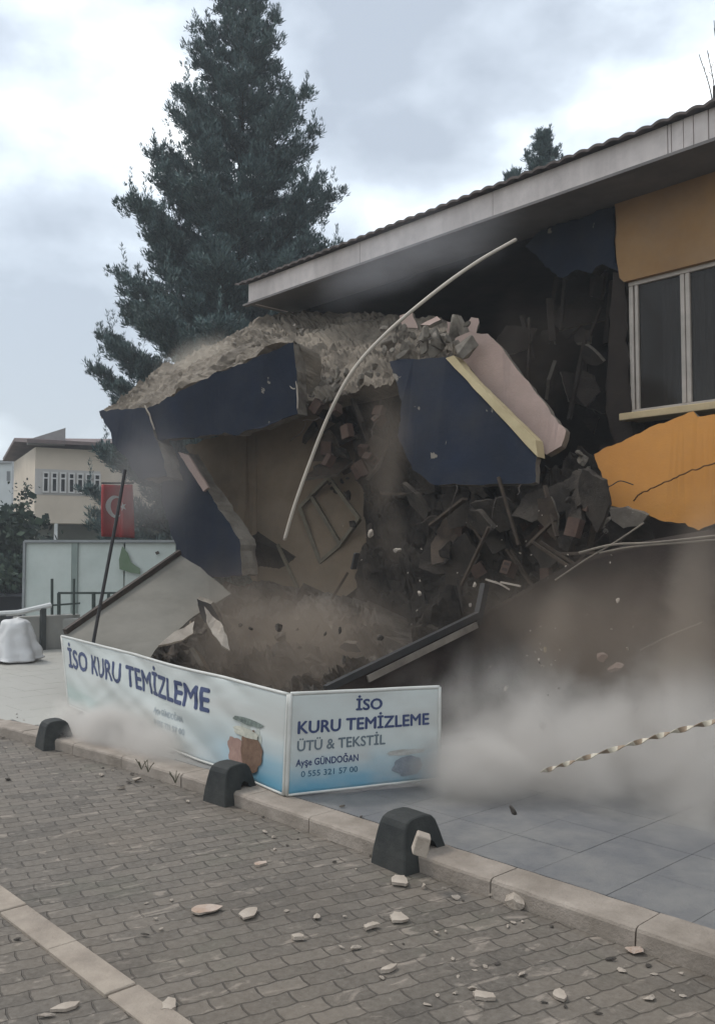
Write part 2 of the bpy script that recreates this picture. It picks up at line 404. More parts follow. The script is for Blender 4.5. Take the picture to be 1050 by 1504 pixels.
# ------------------------------------------------------------------ the damaged building
YW, YE, ZE = 9.25, 8.5, 5.76
XL, XR = PY(365, 450, YE).x, 3.0
bld = empty('damaged_building', (-3, 12, 0)); tag(bld, 'half collapsed two storey building with long pale eaves and ochre upper wall', 'building')
bm = bmesh.new(); x = XL; ZF = .32     # fascia boards
rnd = random.Random(3)
seg = [XL, XL+2.7, XL+5.1, XL+7.4, PY(985, 200, YE).x, PY(1003, 200, YE).x, PY(1018, 200, YE).x, PY(1040, 200, YE).x, XR]
for a, b in zip(seg, seg[1:]):
    dy = rnd.uniform(-.004, .004); box(bm, a+.004, b-.004, YE+dy, YE+.05+dy, ZE-.0, ZE+ZF)
box(bm, XL, XL+.04, YE+.06, 15.5, ZE, ZE+ZF)
bevel(bm, .004, 1)
link('fascia', bm, mat('fascia_paint', (.74, .66, .62), (.52, .46, .43), 2.2, bump=.15, streak=True, dust=.45, dustc=(.25, .22, .21, 1)), bld)
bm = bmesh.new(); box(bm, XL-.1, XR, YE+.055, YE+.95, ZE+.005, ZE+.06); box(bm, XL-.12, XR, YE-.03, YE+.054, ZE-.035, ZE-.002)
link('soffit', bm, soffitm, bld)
bm = bmesh.new(); box(bm, XL, XR, YW+.2, 15.5, ZE+.07, ZE+.2)
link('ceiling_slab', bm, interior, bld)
bm = bmesh.new(); NU = 900; NR = 8; V = []      # tiled roof
for j in range(NR+1):
    row = []
    for i in range(NU+1):
        xx = XL-.25+(XR-XL+.3)*i/NU; yy = YE-.10+j*.9
        row.append(bm.verts.new((xx, yy, ZE+ZF+.012+j*.9*.30+abs(math.sin(xx*math.pi/.19))*.028+rnoise((xx, yy, 0), 2)*.012)))
    V.append(row)
for j in range(NR):
    for i in range(NU): bm.faces.new((V[j][i], V[j][i+1], V[j+1][i+1], V[j+1][i]))
r = bmesh.ops.extrude_face_region(bm, geom=bm.faces[:]); bmesh.ops.translate(bm, verts=[g for g in r['geom'] if isinstance(g, bmesh.types.BMVert)], vec=(0, 0, -.03))
bmesh.ops.recalc_face_normals(bm, faces=bm.faces)
link('roof', bm, tilem, bld)
# upper wall: ochre part right of the break, with the window opening
xa = PY(905, 350, YW).x; xw = PY(919, 500, YW).x; zt, zs = 4.80, 3.24
bm = bmesh.new()
edge = [(xa-.02, ZE), (xa+.0, 5.5), (xa-.03, 5.2), (xa+.01, 5.0), (xa+.03, zt+.06), (xw-.02, zt)]
ol = edge+[(XR, zt), (XR, ZE)]
f = [bm.verts.new((a, YW, b)) for a, b in ol]; g = [bm.verts.new((a, YW+.22, b)) for a, b in ol]
bm.faces.new(f); bm.faces.new(g[::-1])
for i in range(len(ol)): bm.faces.new((f[i], g[i], g[(i+1) % len(ol)], f[(i+1) % len(ol)]))
box(bm, xw+3.2, XR, YW, YW+.22, zs-.02, zt-.002)
bmesh.ops.triangulate(bm, faces=[q for q in bm.faces if len(q.verts) > 4]); bmesh.ops.recalc_face_normals(bm, faces=bm.faces)
link('upper_wall', bm, orangewall, bld)
# remaining navy wall patch
pts = [PY(*p, YW) for p in ((795, 338), (903, 303), (904, 360), (907, 398), (884, 388), (868, 402), (846, 396), (826, 408), (800, 392), (783, 372), (770, 362))]
slab('navy_wall_remnant', pts, .2, [navy, concdark], .04, .06, parent=bld, seed=2)
# jamb/pier left of the window
pts = [PY(*p, YW+.05) for p in ((900, 400), (917, 402), (922, 520), (928, 640), (905, 660), (888, 600), (893, 500))]
slab('broken_pier', pts, .3, [interior, concdark], .03, .08, parent=bld, seed=5)
# window
win = None
bm = bmesh.new(); YG = YW+.10
xm = PY(1008, 500, YG).x; xr_ = xw+2.35
for a, b, w in ((xw, xw+.055, .07), (xw+.075, xw+.115, .05), (xm-.055, xm-.005, .055), (xm+.005, xm+.055, .06), (xr_-.06, xr_, .07)): box(bm, a, b, YG-.03, YG-.03+w, zs+.051, zt-.051)
for z in (zs, zt-.05): box(bm, xw, xr_, YG-.035, YG+.04, z, z+.05)
bevel(bm, .006, 2)
win = link('window', bm, framem, bld)
bm = bmesh.new(); box(bm, xw+.116, xm-.056, YG+.0, YG+.008, zs+.052, zt-.052); box(bm, xm+.056, xr_-.061, YG+.0, YG+.008, zs+.052, zt-.052)
link('pane', bm, glassm, win)
bm = bmesh.new(); V = []
for i in range(60):
    xx = xw+.32+.010*i; V.append((bm.verts.new((xx, YG+.16+.02*math.sin(i*.9), zs+.02)), bm.verts.new((xx, YG+.16+.02*math.sin(i*.9), zt-.05))))
for i in range(59): bm.faces.new((V[i][0], V[i+1][0], V[i+1][1], V[i][1]))
link('curtain', bm, mat('grey_curtain', (.16, .15, .135), (.09, .085, .075), 3), win)
bm = bmesh.new(); box(bm, xw-.05, XR, YW-.10, YW+.24, zs-.085, zs-.002); bevel(bm, .01, 2)
link('window_sill', bm, mat('sill_stone', (.60, .46, .27), (.45, .34, .2), 4, bump=.2), win)
# interior shell
bm = bmesh.new()
box(bm, XL+.1, XL+.3, YW+.3, 15.2, 0, ZE+.06); box(bm, XL+.31, XR, 14.0, 14.2, 0, ZE+.06); box(bm, XR-.2, XR, YW+.25, 13.99, 0, ZE+.05)
box(bm, xa-.0, XR-.21, 11.6, 11.75, 2.75, ZE+.05); box(bm, xa-.15, xa-.01, YW+.5, 13.98, 2.75, ZE+.05)
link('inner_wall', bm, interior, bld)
bm = bmesh.new(); box(bm, xa+.1, XR-.21, YW+.3, 13.98, 2.5, 2.74)
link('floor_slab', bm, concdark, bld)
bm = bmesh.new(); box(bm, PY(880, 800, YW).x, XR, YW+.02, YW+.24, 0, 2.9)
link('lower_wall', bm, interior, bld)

# ------------------------------------------------------------------ falling wreckage
def PL(l): return [PY(*p) for p in l]
crest = PL(((150, 612, 6.6), (215, 560, 7.6), (290, 520, 8.2), (350, 486, 8.5), (400, 462, 8.9), (470, 458, 9.4), (560, 462, 9.5), (640, 468, 9.2), (700, 490, 8.6)))
lower = PL(((165, 622, 6.3), (222, 600, 6.3), (300, 556, 6.5), (432, 502, 7.0), (440, 585, 7.2), (500, 580, 7.4), (560, 566, 7.5), (600, 545, 7.4), (668, 530, 7.6)))
o = rough_sheet('collapsed_roof_slab', crest, lower, 190, 46, .12, .35, mat('crushed_concrete', (.24, .20, .155), (.085, .068, .052), 2.2, bump=1, bscale=14, dust=.6, dustc=(.30, .25, .195, 1)), seed=4)
tag(o, 'broad grey slab of crushed concrete sagging under the eaves between the navy walls', 'slab')
beam = slab('fallen_beam', PL(((216, 600, 6.2), (300, 557, 6.4), (431, 503, 6.9), (436, 545, 6.95), (438, 608, 7.0), (400, 622, 6.8), (345, 640, 6.6), (330, 635, 6.55), (280, 643, 6.4), (232, 646, 6.25))), .25, [navy, concrete, concrete], .03, .06, seed=8)
tag(beam, 'long navy wall beam with pale cracks sloping under the grey slab', 'beam')
bm = bmesh.new()
for path in (((282, 570), (286, 577), (300, 582), (322, 583), (346, 588)), ((214, 594), (221, 612), (229, 636)), ((428, 505), (433, 520), (431, 548), (436, 566), (438, 606)), ((395, 568), (420, 564), (437, 572))):
    P_ = [PY(x, y, 6.2+(x-216)/220*.78-.012) for x, y in path]; Q = []
    for a, b in zip(P_, P_[1:]):
        for k in range(6): Q.append(a.lerp(b, k/6)+Vector((rnoise(a.lerp(b, k/6), 12)*.02, 0, rnoise(a.lerp(b, k/6), 13, 3)*.03)))
    tube(bm, Q, .011, 5)
link('crack_edge', bm, chipm, beam)
o = slab('fallen_corner_block', PL(((146, 604, 6.0), (214, 599, 6.2), (232, 648, 6.2), (246, 700, 6.2), (205, 704, 6.1), (170, 655, 6.0))), .3, [navy, concrete, concrete], .05, .08, seed=12)
tag(o, 'navy wall corner block hanging at the far left end of the beam', 'wall block')
blk = slab('fallen_wall_block', PL(((236, 668, 6.5), (268, 664, 6.5), (300, 715, 6.6), (352, 792, 6.7), (356, 845, 6.7), (300, 850, 6.6), (262, 812, 6.5), (238, 740, 6.5))), .28, [navy, concrete, concrete], .03, .07, seed=15)
tag(blk, 'tall narrow navy wall block tumbling below the beam at left', 'wall block')
pts = PL(((262, 664, 6.46), (276, 668, 6.5), (306, 716, 6.56), (299, 722, 6.54)))
slab('plaster_edge', pts, .04, [pink, pink], .01, .05, parent=blk, seed=16)
# inner wall with beige plaster
iw = slab('fallen_inner_wall', PL(((272, 655, 7.3), (350, 632, 7.5), (452, 600, 7.9), (520, 640, 8.2), (560, 720, 8.4), (545, 850, 8.3), (470, 900, 8.0), (380, 880, 7.6), (352, 790, 7.3), (300, 700, 7.3))), .14, [beige, concdark], .04, .08, seed=20)
tag(iw, 'beige plastered inner wall leaning behind the navy beam', 'wall')
# fallen window frame
fr = empty('fallen_window_frame', PY(490, 750, 7.6)); tag(fr, 'tilted pale window frame sliding down the beige inner wall', 'window frame')
C4 = [PY(457, 728, 7.9), PY(483, 702, 7.9), PY(528, 762, 8.1), PY(500, 800, 8.1)]
bm = bmesh.new()
for i in range(4): bar(bm, C4[i], C4[(i+1) % 4], .055+i*.001, .05)
bar(bm, C4[3], PY(470, 826, 8.0), .05); bar(bm, C4[0], PY(440, 745, 7.8), .045); bar(bm, PY(440, 745, 7.8), PY(470, 826, 8.0), .051); bar(bm, PY(408, 800, 7.7), PY(440, 870, 7.8), .04)
link('frame_bar', bm, mat('dusty_frame', (.20, .17, .12), (.13, .11, .08), 6), fr)
# right facade corner
fc = empty('fallen_wall_corner', PY(680, 620, 7.2)); tag(fc, 'large navy wall panel with cream edge and pinkish inner face tipping forward', 'wall panel')
slab('facade_panel', PL(((572, 531, 7.1), (600, 527, 7.15), (655, 524, 7.2), (720, 597, 7.25), (788, 671, 7.3), (786, 708, 7.25), (700, 712, 7.1), (636, 712, 7.0), (606, 690, 7.0), (584, 640, 7.0), (590, 590, 7.05))), .12, [navy, concrete, navy], .022, .06, parent=fc, seed=24)
slab('edge_strip', PL(((654, 526, 7.18), (666, 522, 7.2), (700, 562, 7.22), (786, 646, 7.28), (789, 671, 7.28), (720, 596, 7.23))), .16, [cream, cream], .006, .08, parent=fc, seed=25)
slab('inner_panel', PL(((668, 497, 7.42), (690, 487, 7.45), (716, 490, 7.5), (738, 512, 7.52), (750, 530, 7.55), (800, 592, 7.6), (820, 622, 7.62), (831, 632, 7.6), (824, 655, 7.55), (802, 668, 7.5), (786, 652, 7.5), (700, 556, 7.45), (672, 520, 7.42))), .14, [pink, concrete, concrete], .02, .06, parent=fc, seed=26)
# orange slab right
og = slab('fallen_orange_panel', PL(((872, 667, 8.2), (940, 636, 8.25), (1018, 604, 8.3), (1024, 612, 8.3), (1120, 600, 8.3), (1120, 760, 8.2), (1060, 765, 8.2), (1025, 779, 8.15), (1005, 768, 8.15), (975, 766, 8.1), (940, 754, 8.1), (925, 748, 8.1), (890, 742, 8.1), (884, 700, 8.15))), .16, [orange, concrete, concrete], .02, .05, seed=30)
tag(og, 'orange rendered wall panel broken off below the window', 'wall panel')
bm = bmesh.new(); Q = []
path = [(930, 736), (936, 728), (945, 722), (980, 707), (1010, 693), (1050, 680), (1118, 655)]
for a, b in zip(path, path[1:]):
    for k in range(7):
        t = k/7; Q.append(PY(a[0]+(b[0]-a[0])*t, a[1]+(b[1]-a[1])*t+rnoise((a[0]+k, k, 0), .6)*2.5, 8.1+(a[0]-925)/95*.05*(1 if a[0] < 1030 else .6)-.035))
def orY(x, y):  # depth on the orange panel
    return 8.17
tube(bm, [Vector(q) for q in Q], .008, 5); link('crack_edge', bm, mat('crack_brown', (.16, .07, .02), (.08, .04, .015), 9), og)
slab('bare_concrete_edge', PL(((888, 742, 8.06), (926, 748, 8.06), (950, 757, 8.06), (940, 770, 8.1), (915, 776, 8.12), (898, 764, 8.1))), .14, [chipm, concrete], .03, .05, parent=og, seed=32)

# dark rubble mass under the navy panel
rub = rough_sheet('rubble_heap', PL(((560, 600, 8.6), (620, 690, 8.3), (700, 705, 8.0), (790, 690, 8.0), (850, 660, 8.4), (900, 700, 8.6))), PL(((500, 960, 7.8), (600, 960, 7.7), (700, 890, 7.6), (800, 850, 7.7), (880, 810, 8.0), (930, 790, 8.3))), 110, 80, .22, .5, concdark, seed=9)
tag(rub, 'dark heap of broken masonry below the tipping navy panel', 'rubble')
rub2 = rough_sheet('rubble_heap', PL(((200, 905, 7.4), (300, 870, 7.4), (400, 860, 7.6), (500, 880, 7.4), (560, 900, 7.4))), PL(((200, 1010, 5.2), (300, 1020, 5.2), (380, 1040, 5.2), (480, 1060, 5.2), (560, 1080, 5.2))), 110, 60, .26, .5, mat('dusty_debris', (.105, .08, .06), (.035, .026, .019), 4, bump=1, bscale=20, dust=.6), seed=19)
tag(rub2, 'brown dusty rubble heap right behind the white banner fence', 'rubble')
# upper dark gap pieces under slab
o = rough_sheet('broken_ceiling', PL(((440, 600, 7.9), (500, 585, 8), (560, 575, 8), (590, 560, 8))), PL(((455, 640, 8.4), (510, 700, 8.3), (570, 730, 8.2), (640, 720, 8.0))), 50, 40, .14, .2, concdark, seed=29)
tag(o, 'crumpled dark ceiling hanging between beige wall and navy panel', 'ceiling')

# single chunks
def chunks(n, reg, ylo, yhi, smin, smax, m, label, group, cat='rubble', name='concrete_chunk', rnd=random.Random(5)):
    for i in range(n):
        t = rnd.random(); x = reg[0]+(reg[2]-reg[0])*t; y = reg[1]+(reg[3]-reg[1])*t+rnd.gauss(0, reg[4])
        chunk(name, PY(x, y, rnd.uniform(ylo, yhi)), rnd.uniform(smin, smax)*rnd.uniform(.6, 1), m, label, cat, group, k=rnd.randrange(10), rot=(rnd.uniform(0, 6), rnd.uniform(0, 6), rnd.uniform(0, 6)))
chunks(16, (560, 505, 690, 488, 12), 7.3, 7.9, .12, .42, concrete, 'grey concrete lump along the broken top edge of the navy panel', 'concrete lumps on the broken slab edge')
chunks(26, (440, 560, 600, 535, 14), 7.15, 7.4, .08, .24, concrete, 'grey concrete lump on the cracked edge beside the beam end', 'concrete lumps beside the beam end')
chunks(9, (230, 560, 450, 478, 8), 7.2, 8.2, .06, .26, concrete, 'small concrete lump on the top of the sagging slab', 'concrete lumps on the sagging slab')
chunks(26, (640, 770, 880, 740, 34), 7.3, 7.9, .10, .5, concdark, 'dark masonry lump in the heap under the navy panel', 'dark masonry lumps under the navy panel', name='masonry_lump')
chunks(20, (850, 690, 890, 760, 16), 7.8, 8.2, .08, .24, concrete, 'grey lump at the broken left edge of the orange panel', 'lumps at the edge of the orange panel', name='masonry_lump')
chunks(30, (480, 660, 560, 760, 30), 7.7, 8.1, .10, .3, concdark, 'dark lump tumbling between the beige wall and the navy panel', 'dark lumps beside the beige wall', name='masonry_lump')
chunks(18, (250, 930, 600, 960, 18), 5.2, 6.6, .05, .2, mat('dusty_debris', (1, 1, 1)), 'dusty brown lump piled behind the banner fence', 'brown lumps behind the banner', name='masonry_lump')

# mixed wreckage: plates, timbers, hollow bricks, bent rebar
rw_ = random.Random(31)
brick = mat('hollow_brick', (.085, .045, .030), (.045, .027, .02), 6, bump=.4, dust=.5, dustc=(.09, .07, .055, 1))
timber = mat('dark_timber', (.07, .048, .032), (.03, .021, .015), 9, bump=.4, dust=.4, dustc=(.11, .085, .065, 1))
def wreck_plate(px, py, Y, r, m, label, group, name='broken_plate', thick=.05):
    a0 = rw_.uniform(0, 6); c = PY(px, py, Y); ax = Vector((rw_.gauss(0, 1), rw_.gauss(0, .5), rw_.gauss(0, 1))).normalized()
    ay = ax.cross(Vector((rw_.gauss(0, .4), 1, rw_.gauss(0, .6)))).normalized(); k = rw_.choice((4, 5, 5, 6))
    P_ = []
    for i in range(k):
        a = 2*math.pi*i/k+rw_.uniform(-.3, .3); rr = r*rw_.uniform(.65, 1.2); P_.append(c+ax*math.cos(a)*rr*1.3+ay*math.sin(a)*rr*.7)
    tag(slab(name, P_, thick, [m, concrete if m is not concdark else concdark], .02, .06, seed=rw_.random()*50), label, 'slab piece', group)
for i in range(20):
    x = rw_.uniform(610, 880); y = 712+rw_.uniform(15, 150)*(1-(x-610)/420)
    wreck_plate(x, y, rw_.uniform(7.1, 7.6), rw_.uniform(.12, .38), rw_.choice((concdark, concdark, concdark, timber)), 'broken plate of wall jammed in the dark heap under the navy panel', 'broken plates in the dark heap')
for i in range(9):
    wreck_plate(rw_.uniform(575, 700), rw_.uniform(470, 512), rw_.uniform(7.4, 8.0), rw_.uniform(.07, .17), rw_.choice((concrete, pink, concrete)), 'small plate standing on the broken top of the right wall panel', 'small plates on top of the right wall panel')
for i in range(10):
    wreck_plate(rw_.uniform(450, 575), rw_.uniform(600, 700), rw_.uniform(7.6, 8.0), rw_.uniform(.1, .3), rw_.choice((concdark, timber, concdark)), 'tilted dark plate between the beige wall and the right navy panel', 'tilted plates beside the beige wall')
for i in range(12):
    wreck_plate(rw_.uniform(240, 560), rw_.uniform(885, 985), rw_.uniform(5.4, 6.8), rw_.uniform(.08, .28), rw_.choice((concdark, beige, timber, navy)), 'slanting wall plate in the brown rubble behind the banner', 'wall plates behind the banner')
for i in range(16):
    x = rw_.uniform(470, 890); y = rw_.uniform(720, 850) if x > 620 else rw_.uniform(620, 900); c = PY(x, y, rw_.uniform(6.9, 7.5)); d = Vector((rw_.gauss(0, 1), rw_.gauss(0, .4), rw_.gauss(0, 1))).normalized()
    bm = bmesh.new(); L_ = rw_.uniform(.25, .8); bar(bm, c-d*L_/2, c+d*L_/2, rw_.uniform(.03, .07), .03); bevel(bm, .004, 1)
    tag(link('timber', bm, timber, loc=c), 'snapped length of timber sticking out of the dark wreck', 'timber', 'snapped timbers in the wreck')
for i in range(22):
    x = rw_.choice((rw_.uniform(600, 900), rw_.uniform(440, 570))); y = rw_.uniform(720, 860) if x > 590 else rw_.uniform(590, 700); c = PY(x, y, rw_.uniform(7.1, 7.6))
    bm = bmesh.new(); box(bm, -.095, .095, -.067, .067, -.045, .045)
    for a_ in (-.045, .015): box(bm, -.0965, .0965, a_+.004, a_+.032, -.03, .03, 1)  # dark inserts in place of holes, their shade given by colour
    o = link('brick', bm, [brick, interior]); o.location = c; o.rotation_euler = (rw_.uniform(0, 6), rw_.uniform(0, 6), rw_.uniform(0, 6)); o.scale = (rw_.uniform(.6, 1), 1, 1)
    tag(o, 'reddish hollow brick loose in the dark wreck', 'brick', 'loose hollow bricks in the wreck')
for i in range(26):
    z_ = rw_.choice(((560, 700, 475, 520, 7.6), (440, 560, 575, 620, 7.2), (820, 890, 690, 770, 7.9), (610, 800, 705, 760, 7.1), (840, 930, 740, 790, 8.0)))
    x, y = rw_.uniform(z_[0], z_[1]), rw_.uniform(z_[2], z_[3]); c = PY(x, y, z_[4]); P_ = [c]; d = Vector((rw_.gauss(0, .6), rw_.gauss(-.2, .4), rw_.gauss(0, .7)))
    for k in range(5): P_.append(P_[-1]+d.normalized()*rw_.uniform(.04, .13)); d = d.normalized()+Vector((rw_.gauss(0, .5), rw_.gauss(0, .3), rw_.gauss(-.15, .4)))
    bm = bmesh.new(); tube(bm, catmull(P_, 4), .006, 5); tag(link('rebar', bm, rust, loc=c), 'bent rusty reinforcing bar poking out of broken concrete', 'rebar', 'bent reinforcing bars in the wreck')

# torn interior seen in the opening under the eaves
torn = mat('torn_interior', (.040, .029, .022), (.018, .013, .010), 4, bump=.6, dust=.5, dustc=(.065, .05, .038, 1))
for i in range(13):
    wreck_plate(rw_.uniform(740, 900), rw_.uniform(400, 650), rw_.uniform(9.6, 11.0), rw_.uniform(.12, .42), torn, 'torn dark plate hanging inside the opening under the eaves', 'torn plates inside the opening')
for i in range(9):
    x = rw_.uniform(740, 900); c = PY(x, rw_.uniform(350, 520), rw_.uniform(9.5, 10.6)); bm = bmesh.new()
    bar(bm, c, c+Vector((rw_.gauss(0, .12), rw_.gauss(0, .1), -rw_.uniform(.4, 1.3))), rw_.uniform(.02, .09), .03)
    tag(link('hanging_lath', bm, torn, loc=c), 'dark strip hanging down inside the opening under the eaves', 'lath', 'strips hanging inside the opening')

# pale pieces in the heap at left
o = slab('plaster_fragment', [PD(*p) for p in ((232, 948, 8.9), (262, 925, 9.0), (286, 912, 9.1), (284, 930, 9.0), (268, 940, 8.95))], .04, [chipm, chipm], .02, .05, seed=40); tag(o, 'pale pointed plaster fragment leaning left in the rubble behind the banner', 'plaster piece')
o = slab('plaster_fragment', [PD(*p) for p in ((300, 890, 9.0), (312, 905, 9.0), (328, 920, 8.9), (338, 955, 8.8), (326, 948, 8.8), (310, 925, 8.9))], .04, [chipm, chipm], .02, .05, seed=41); tag(o, 'pale upright plaster fragment right of the grey canopy sheet', 'plaster piece')

# ------------------------------------------------------------------ cream conduit, bars, cables
bm = bmesh.new()
tube(bm, catmull([PY(757, 352, 8.0), PY(700, 385, 7.4), PY(640, 428, 7.0), PY(570, 487, 6.7), PY(520, 542, 6.5), PY(485, 605, 6.4), PY(455, 680, 6.35), (PY(432, 745, 6.3)), PY(418, 793, 6.3)], 10), .020, 10)
tag(link('loose_conduit', bm, cable, smooth=True, loc=PY(520, 542, 6.5)), 'long cream conduit curving down from the eaves across the wreck', 'conduit')
ml = PD
# left canopy sheet with dark rim
cs = empty('fallen_canopy', PD(200, 900, 10)); tag(cs, 'grey canopy sheet with a dark rim slanting down to the banner end', 'canopy')
Q = [PD(98, 928, 9.9), PD(262, 813, 11.6), PD(300, 838, 11.2), PD(340, 872, 10.8), PD(285, 905, 10.2), PD(236, 946, 9.6), PD(205, 990, 9.1), PD(120, 985, 9.2)]
slab('canopy_sheet', Q, .03, [mat('grey_canopy', (.19, .175, .148), (.13, .12, .10), 1.5, bump=.15, dust=.5, dustc=(.22, .205, .175, 1))]*2, .02, .1, parent=cs, seed=50)
bm = bmesh.new(); bar(bm, PD(96, 928, 9.85), PD(264, 811, 11.55), .05, .06); link('rim', bm, rust, cs)
# right canopy: rim, pale valance and brown sheet
cr = empty('fallen_awning', PD(800, 1000, 7.4)); tag(cr, 'dark brown awning sheet sagging from a black bar beside the dust cloud', 'awning')
A, B, C_, D_ = PD(478, 1012, 6.6), PD(706, 901, 7.4), PD(880, 812, 7.9), PD(1120, 765, 7.2)
bm = bmesh.new(); bar(bm, A, B, .05, .05); bar(bm, PD(712, 858, 7.45), PD(700, 916, 7.38), .05, .06); link('bar', bm, black, cr)
bm = bmesh.new(); off = Vector((0, 0, -.055)); bar(bm, PD(540, 991, 6.75)+off*.6, PD(700, 912, 7.33)+off*.6, .02, .05); link('valance', bm, mat('pale_strip', (.20, .17, .14), (.11, .09, .075), 5), cr)
def patch_grid(bm, p00, p10, p01, p11, nu, nv, fn=None):
    V = []
    for j in range(nv+1):
        V.append([bm.verts.new((lambda q: q if fn is None else q+fn(i/nu, j/nv, q))(p00.lerp(p10, i/nu).lerp(p01.lerp(p11, i/nu), j/nv))) for i in range(nu+1)])
    for j in range(nv):
        for i in range(nu): bm.faces.new((V[j][i], V[j][i+1], V[j+1][i+1], V[j+1][i]))
    return V
bm = bmesh.new()
top = catmull([A, B, C_, D_], 20); bot = catmull([PZ(478, 1090, .1)*1.0, PZ(700, 1110, .1), PZ(900, 1120, .1), PZ(1150, 1130, .1)], 20)
bot = [Vector((t.x, t.y-.5, .1)) for t in top]
V = []
for j in range(25):
    row = []
    for i in range(len(top)):
        q = top[i].lerp(bot[i], j/24); w = rnoise((i*.16, j*.05, 0), 1.4)*.16*(j/24)**.7+rnoise((i*.5, j*.08, 5), 1)*.05*(j/24)
        row.append(bm.verts.new(q+Vector((0, -w, 0))))
    V.append(row)
for j in range(24):
    for i in range(len(top)-1): bm.faces.new((V[j][i], V[j][i+1], V[j+1][i+1], V[j+1][i]))
o = link('awning_sheet', bm, mat('brown_canvas', (.032, .021, .015), (.012, .008, .006), 1.6, rough=.9, bump=.3, bscale=14, dust=.5, dustc=(.052, .037, .028, 1)), cr, smooth=True)
md = o.modifiers.new('thickness', 'SOLIDIFY'); md.thickness = .01
# leaning pole + flag
bm = bmesh.new(); tube(bm, catmull([PD(184, 690, 9.5), PD(172, 760, 9.4), PD(155, 850, 9.3), PD(139, 935, 9.2), PD(136, 960, 9.15)], 4), .018, 8)
tag(link('leaning_pole', bm, black, loc=PD(150, 860, 9.3)), 'thin black pole leaning over the left end of the banner', 'pole')
cab = mat('loose_wire', (.22, .185, .145), (.13, .11, .09), 6)
for j, (path, rr, lab) in enumerate(((((815, 852), (860, 822), (905, 795), (945, 768)), .007, 'thin loose wire climbing to the orange panel edge'), (((850, 812), (900, 800), (960, 797), (1060, 786)), .010, 'upper of two slack cables below the orange panel'), (((880, 812), (930, 803), (1000, 797), (1060, 792)), .008, 'lower of two slack cables below the orange panel'), (((940, 955), (980, 935), (1030, 914)), .006, 'short thin wire across the brown awning at right'))):
    bm = bmesh.new(); tube(bm, catmull([PY(x, y, 6.3) for x, y in path], 8), rr, 6)
    tag(link('cable', bm, cab, loc=PY(*path[0], 6.3)), lab, 'cable')
bm = bmesh.new()
for a, b in (((713, 851), (735, 858)), ((735, 858), (748, 866)), ((735, 855), (764, 861)), ((726, 854), (738, 860))): bar(bm, PY(*a, 6.0), PY(*b, 6.05), .022, .014)
tag(link('bent_batten', bm, chipm, loc=PY(738, 858, 6)), 'bent pale batten stuck at the top of the black bar', 'batten')
bm = bmesh.new(); tube(bm, catmull([PY(468, 918, 6.5), PY(460, 935, 6.5), PY(446, 958, 6.4), PY(434, 974, 6.4)], 4), .012, 6)
tag(link('twisted_rod', bm, rust, loc=PY(455, 945, 6.5)), 'short twisted dark rod above the banner corner', 'rod')
bm = bmesh.new(); bar(bm, PY(524, 812, 6.3), PY(519, 836, 6.3), .07, .03); bevel(bm, .006, 1)
tag(link('flying_board', bm, black, loc=PY(521, 824, 6.3)), 'small dark board falling end over end in mid air', 'board')

# ------------------------------------------------------------------ banner fence
ban = empty('banner_fence', PZ(422, 1168, .09)); tag(ban, 'low white banner fence of two panels meeting at a corner, with navy lettering', 'banner')
def bil(P4, u, v):   # u left->right, v bottom->top
    bl, br, tl, tr = P4; return bl.lerp(br, u).lerp(tl.lerp(tr, u), v)
GL = .04
LP_ = [PZ(102, 1036, .10), PZ(417, 1167, .10), PD(91, 934, 9.3), PD(424, 1020, 5.72)]
dR = PZ(421, 1167, .10); RP_ = [PZ(421, 1168, .10), PZ(645, 1143, .12), None, None]
dl = RP_[0].dot(fh); dr = RP_[1].dot(fh); RP_[2] = PD(427, 1019, dl+.01); RP_[3] = PD(645, 1009, dr+.01)
def wave(P4, amp, seed):
    n = (P4[1]-P4[0]).cross(P4[2]-P4[0]).normalized()
    if n.dot(CP-P4[0]) < 0: n = -n
    def fn(u, v):
        e = min(u, 1-u)*4; e = min(1, e); w = (rnoise((u*3.0, v*1.1, 0), 1.3, seed)*1.1+rnoise((u*9+v*3, v*2, 0), 1.5, seed)*.35+(.5-abs(rnoise((u*7-v*2.5, v*1.5, 4), 1.6, seed)))*.22)*amp
        return bil(P4, u, v)+n*w*e
    return fn, n
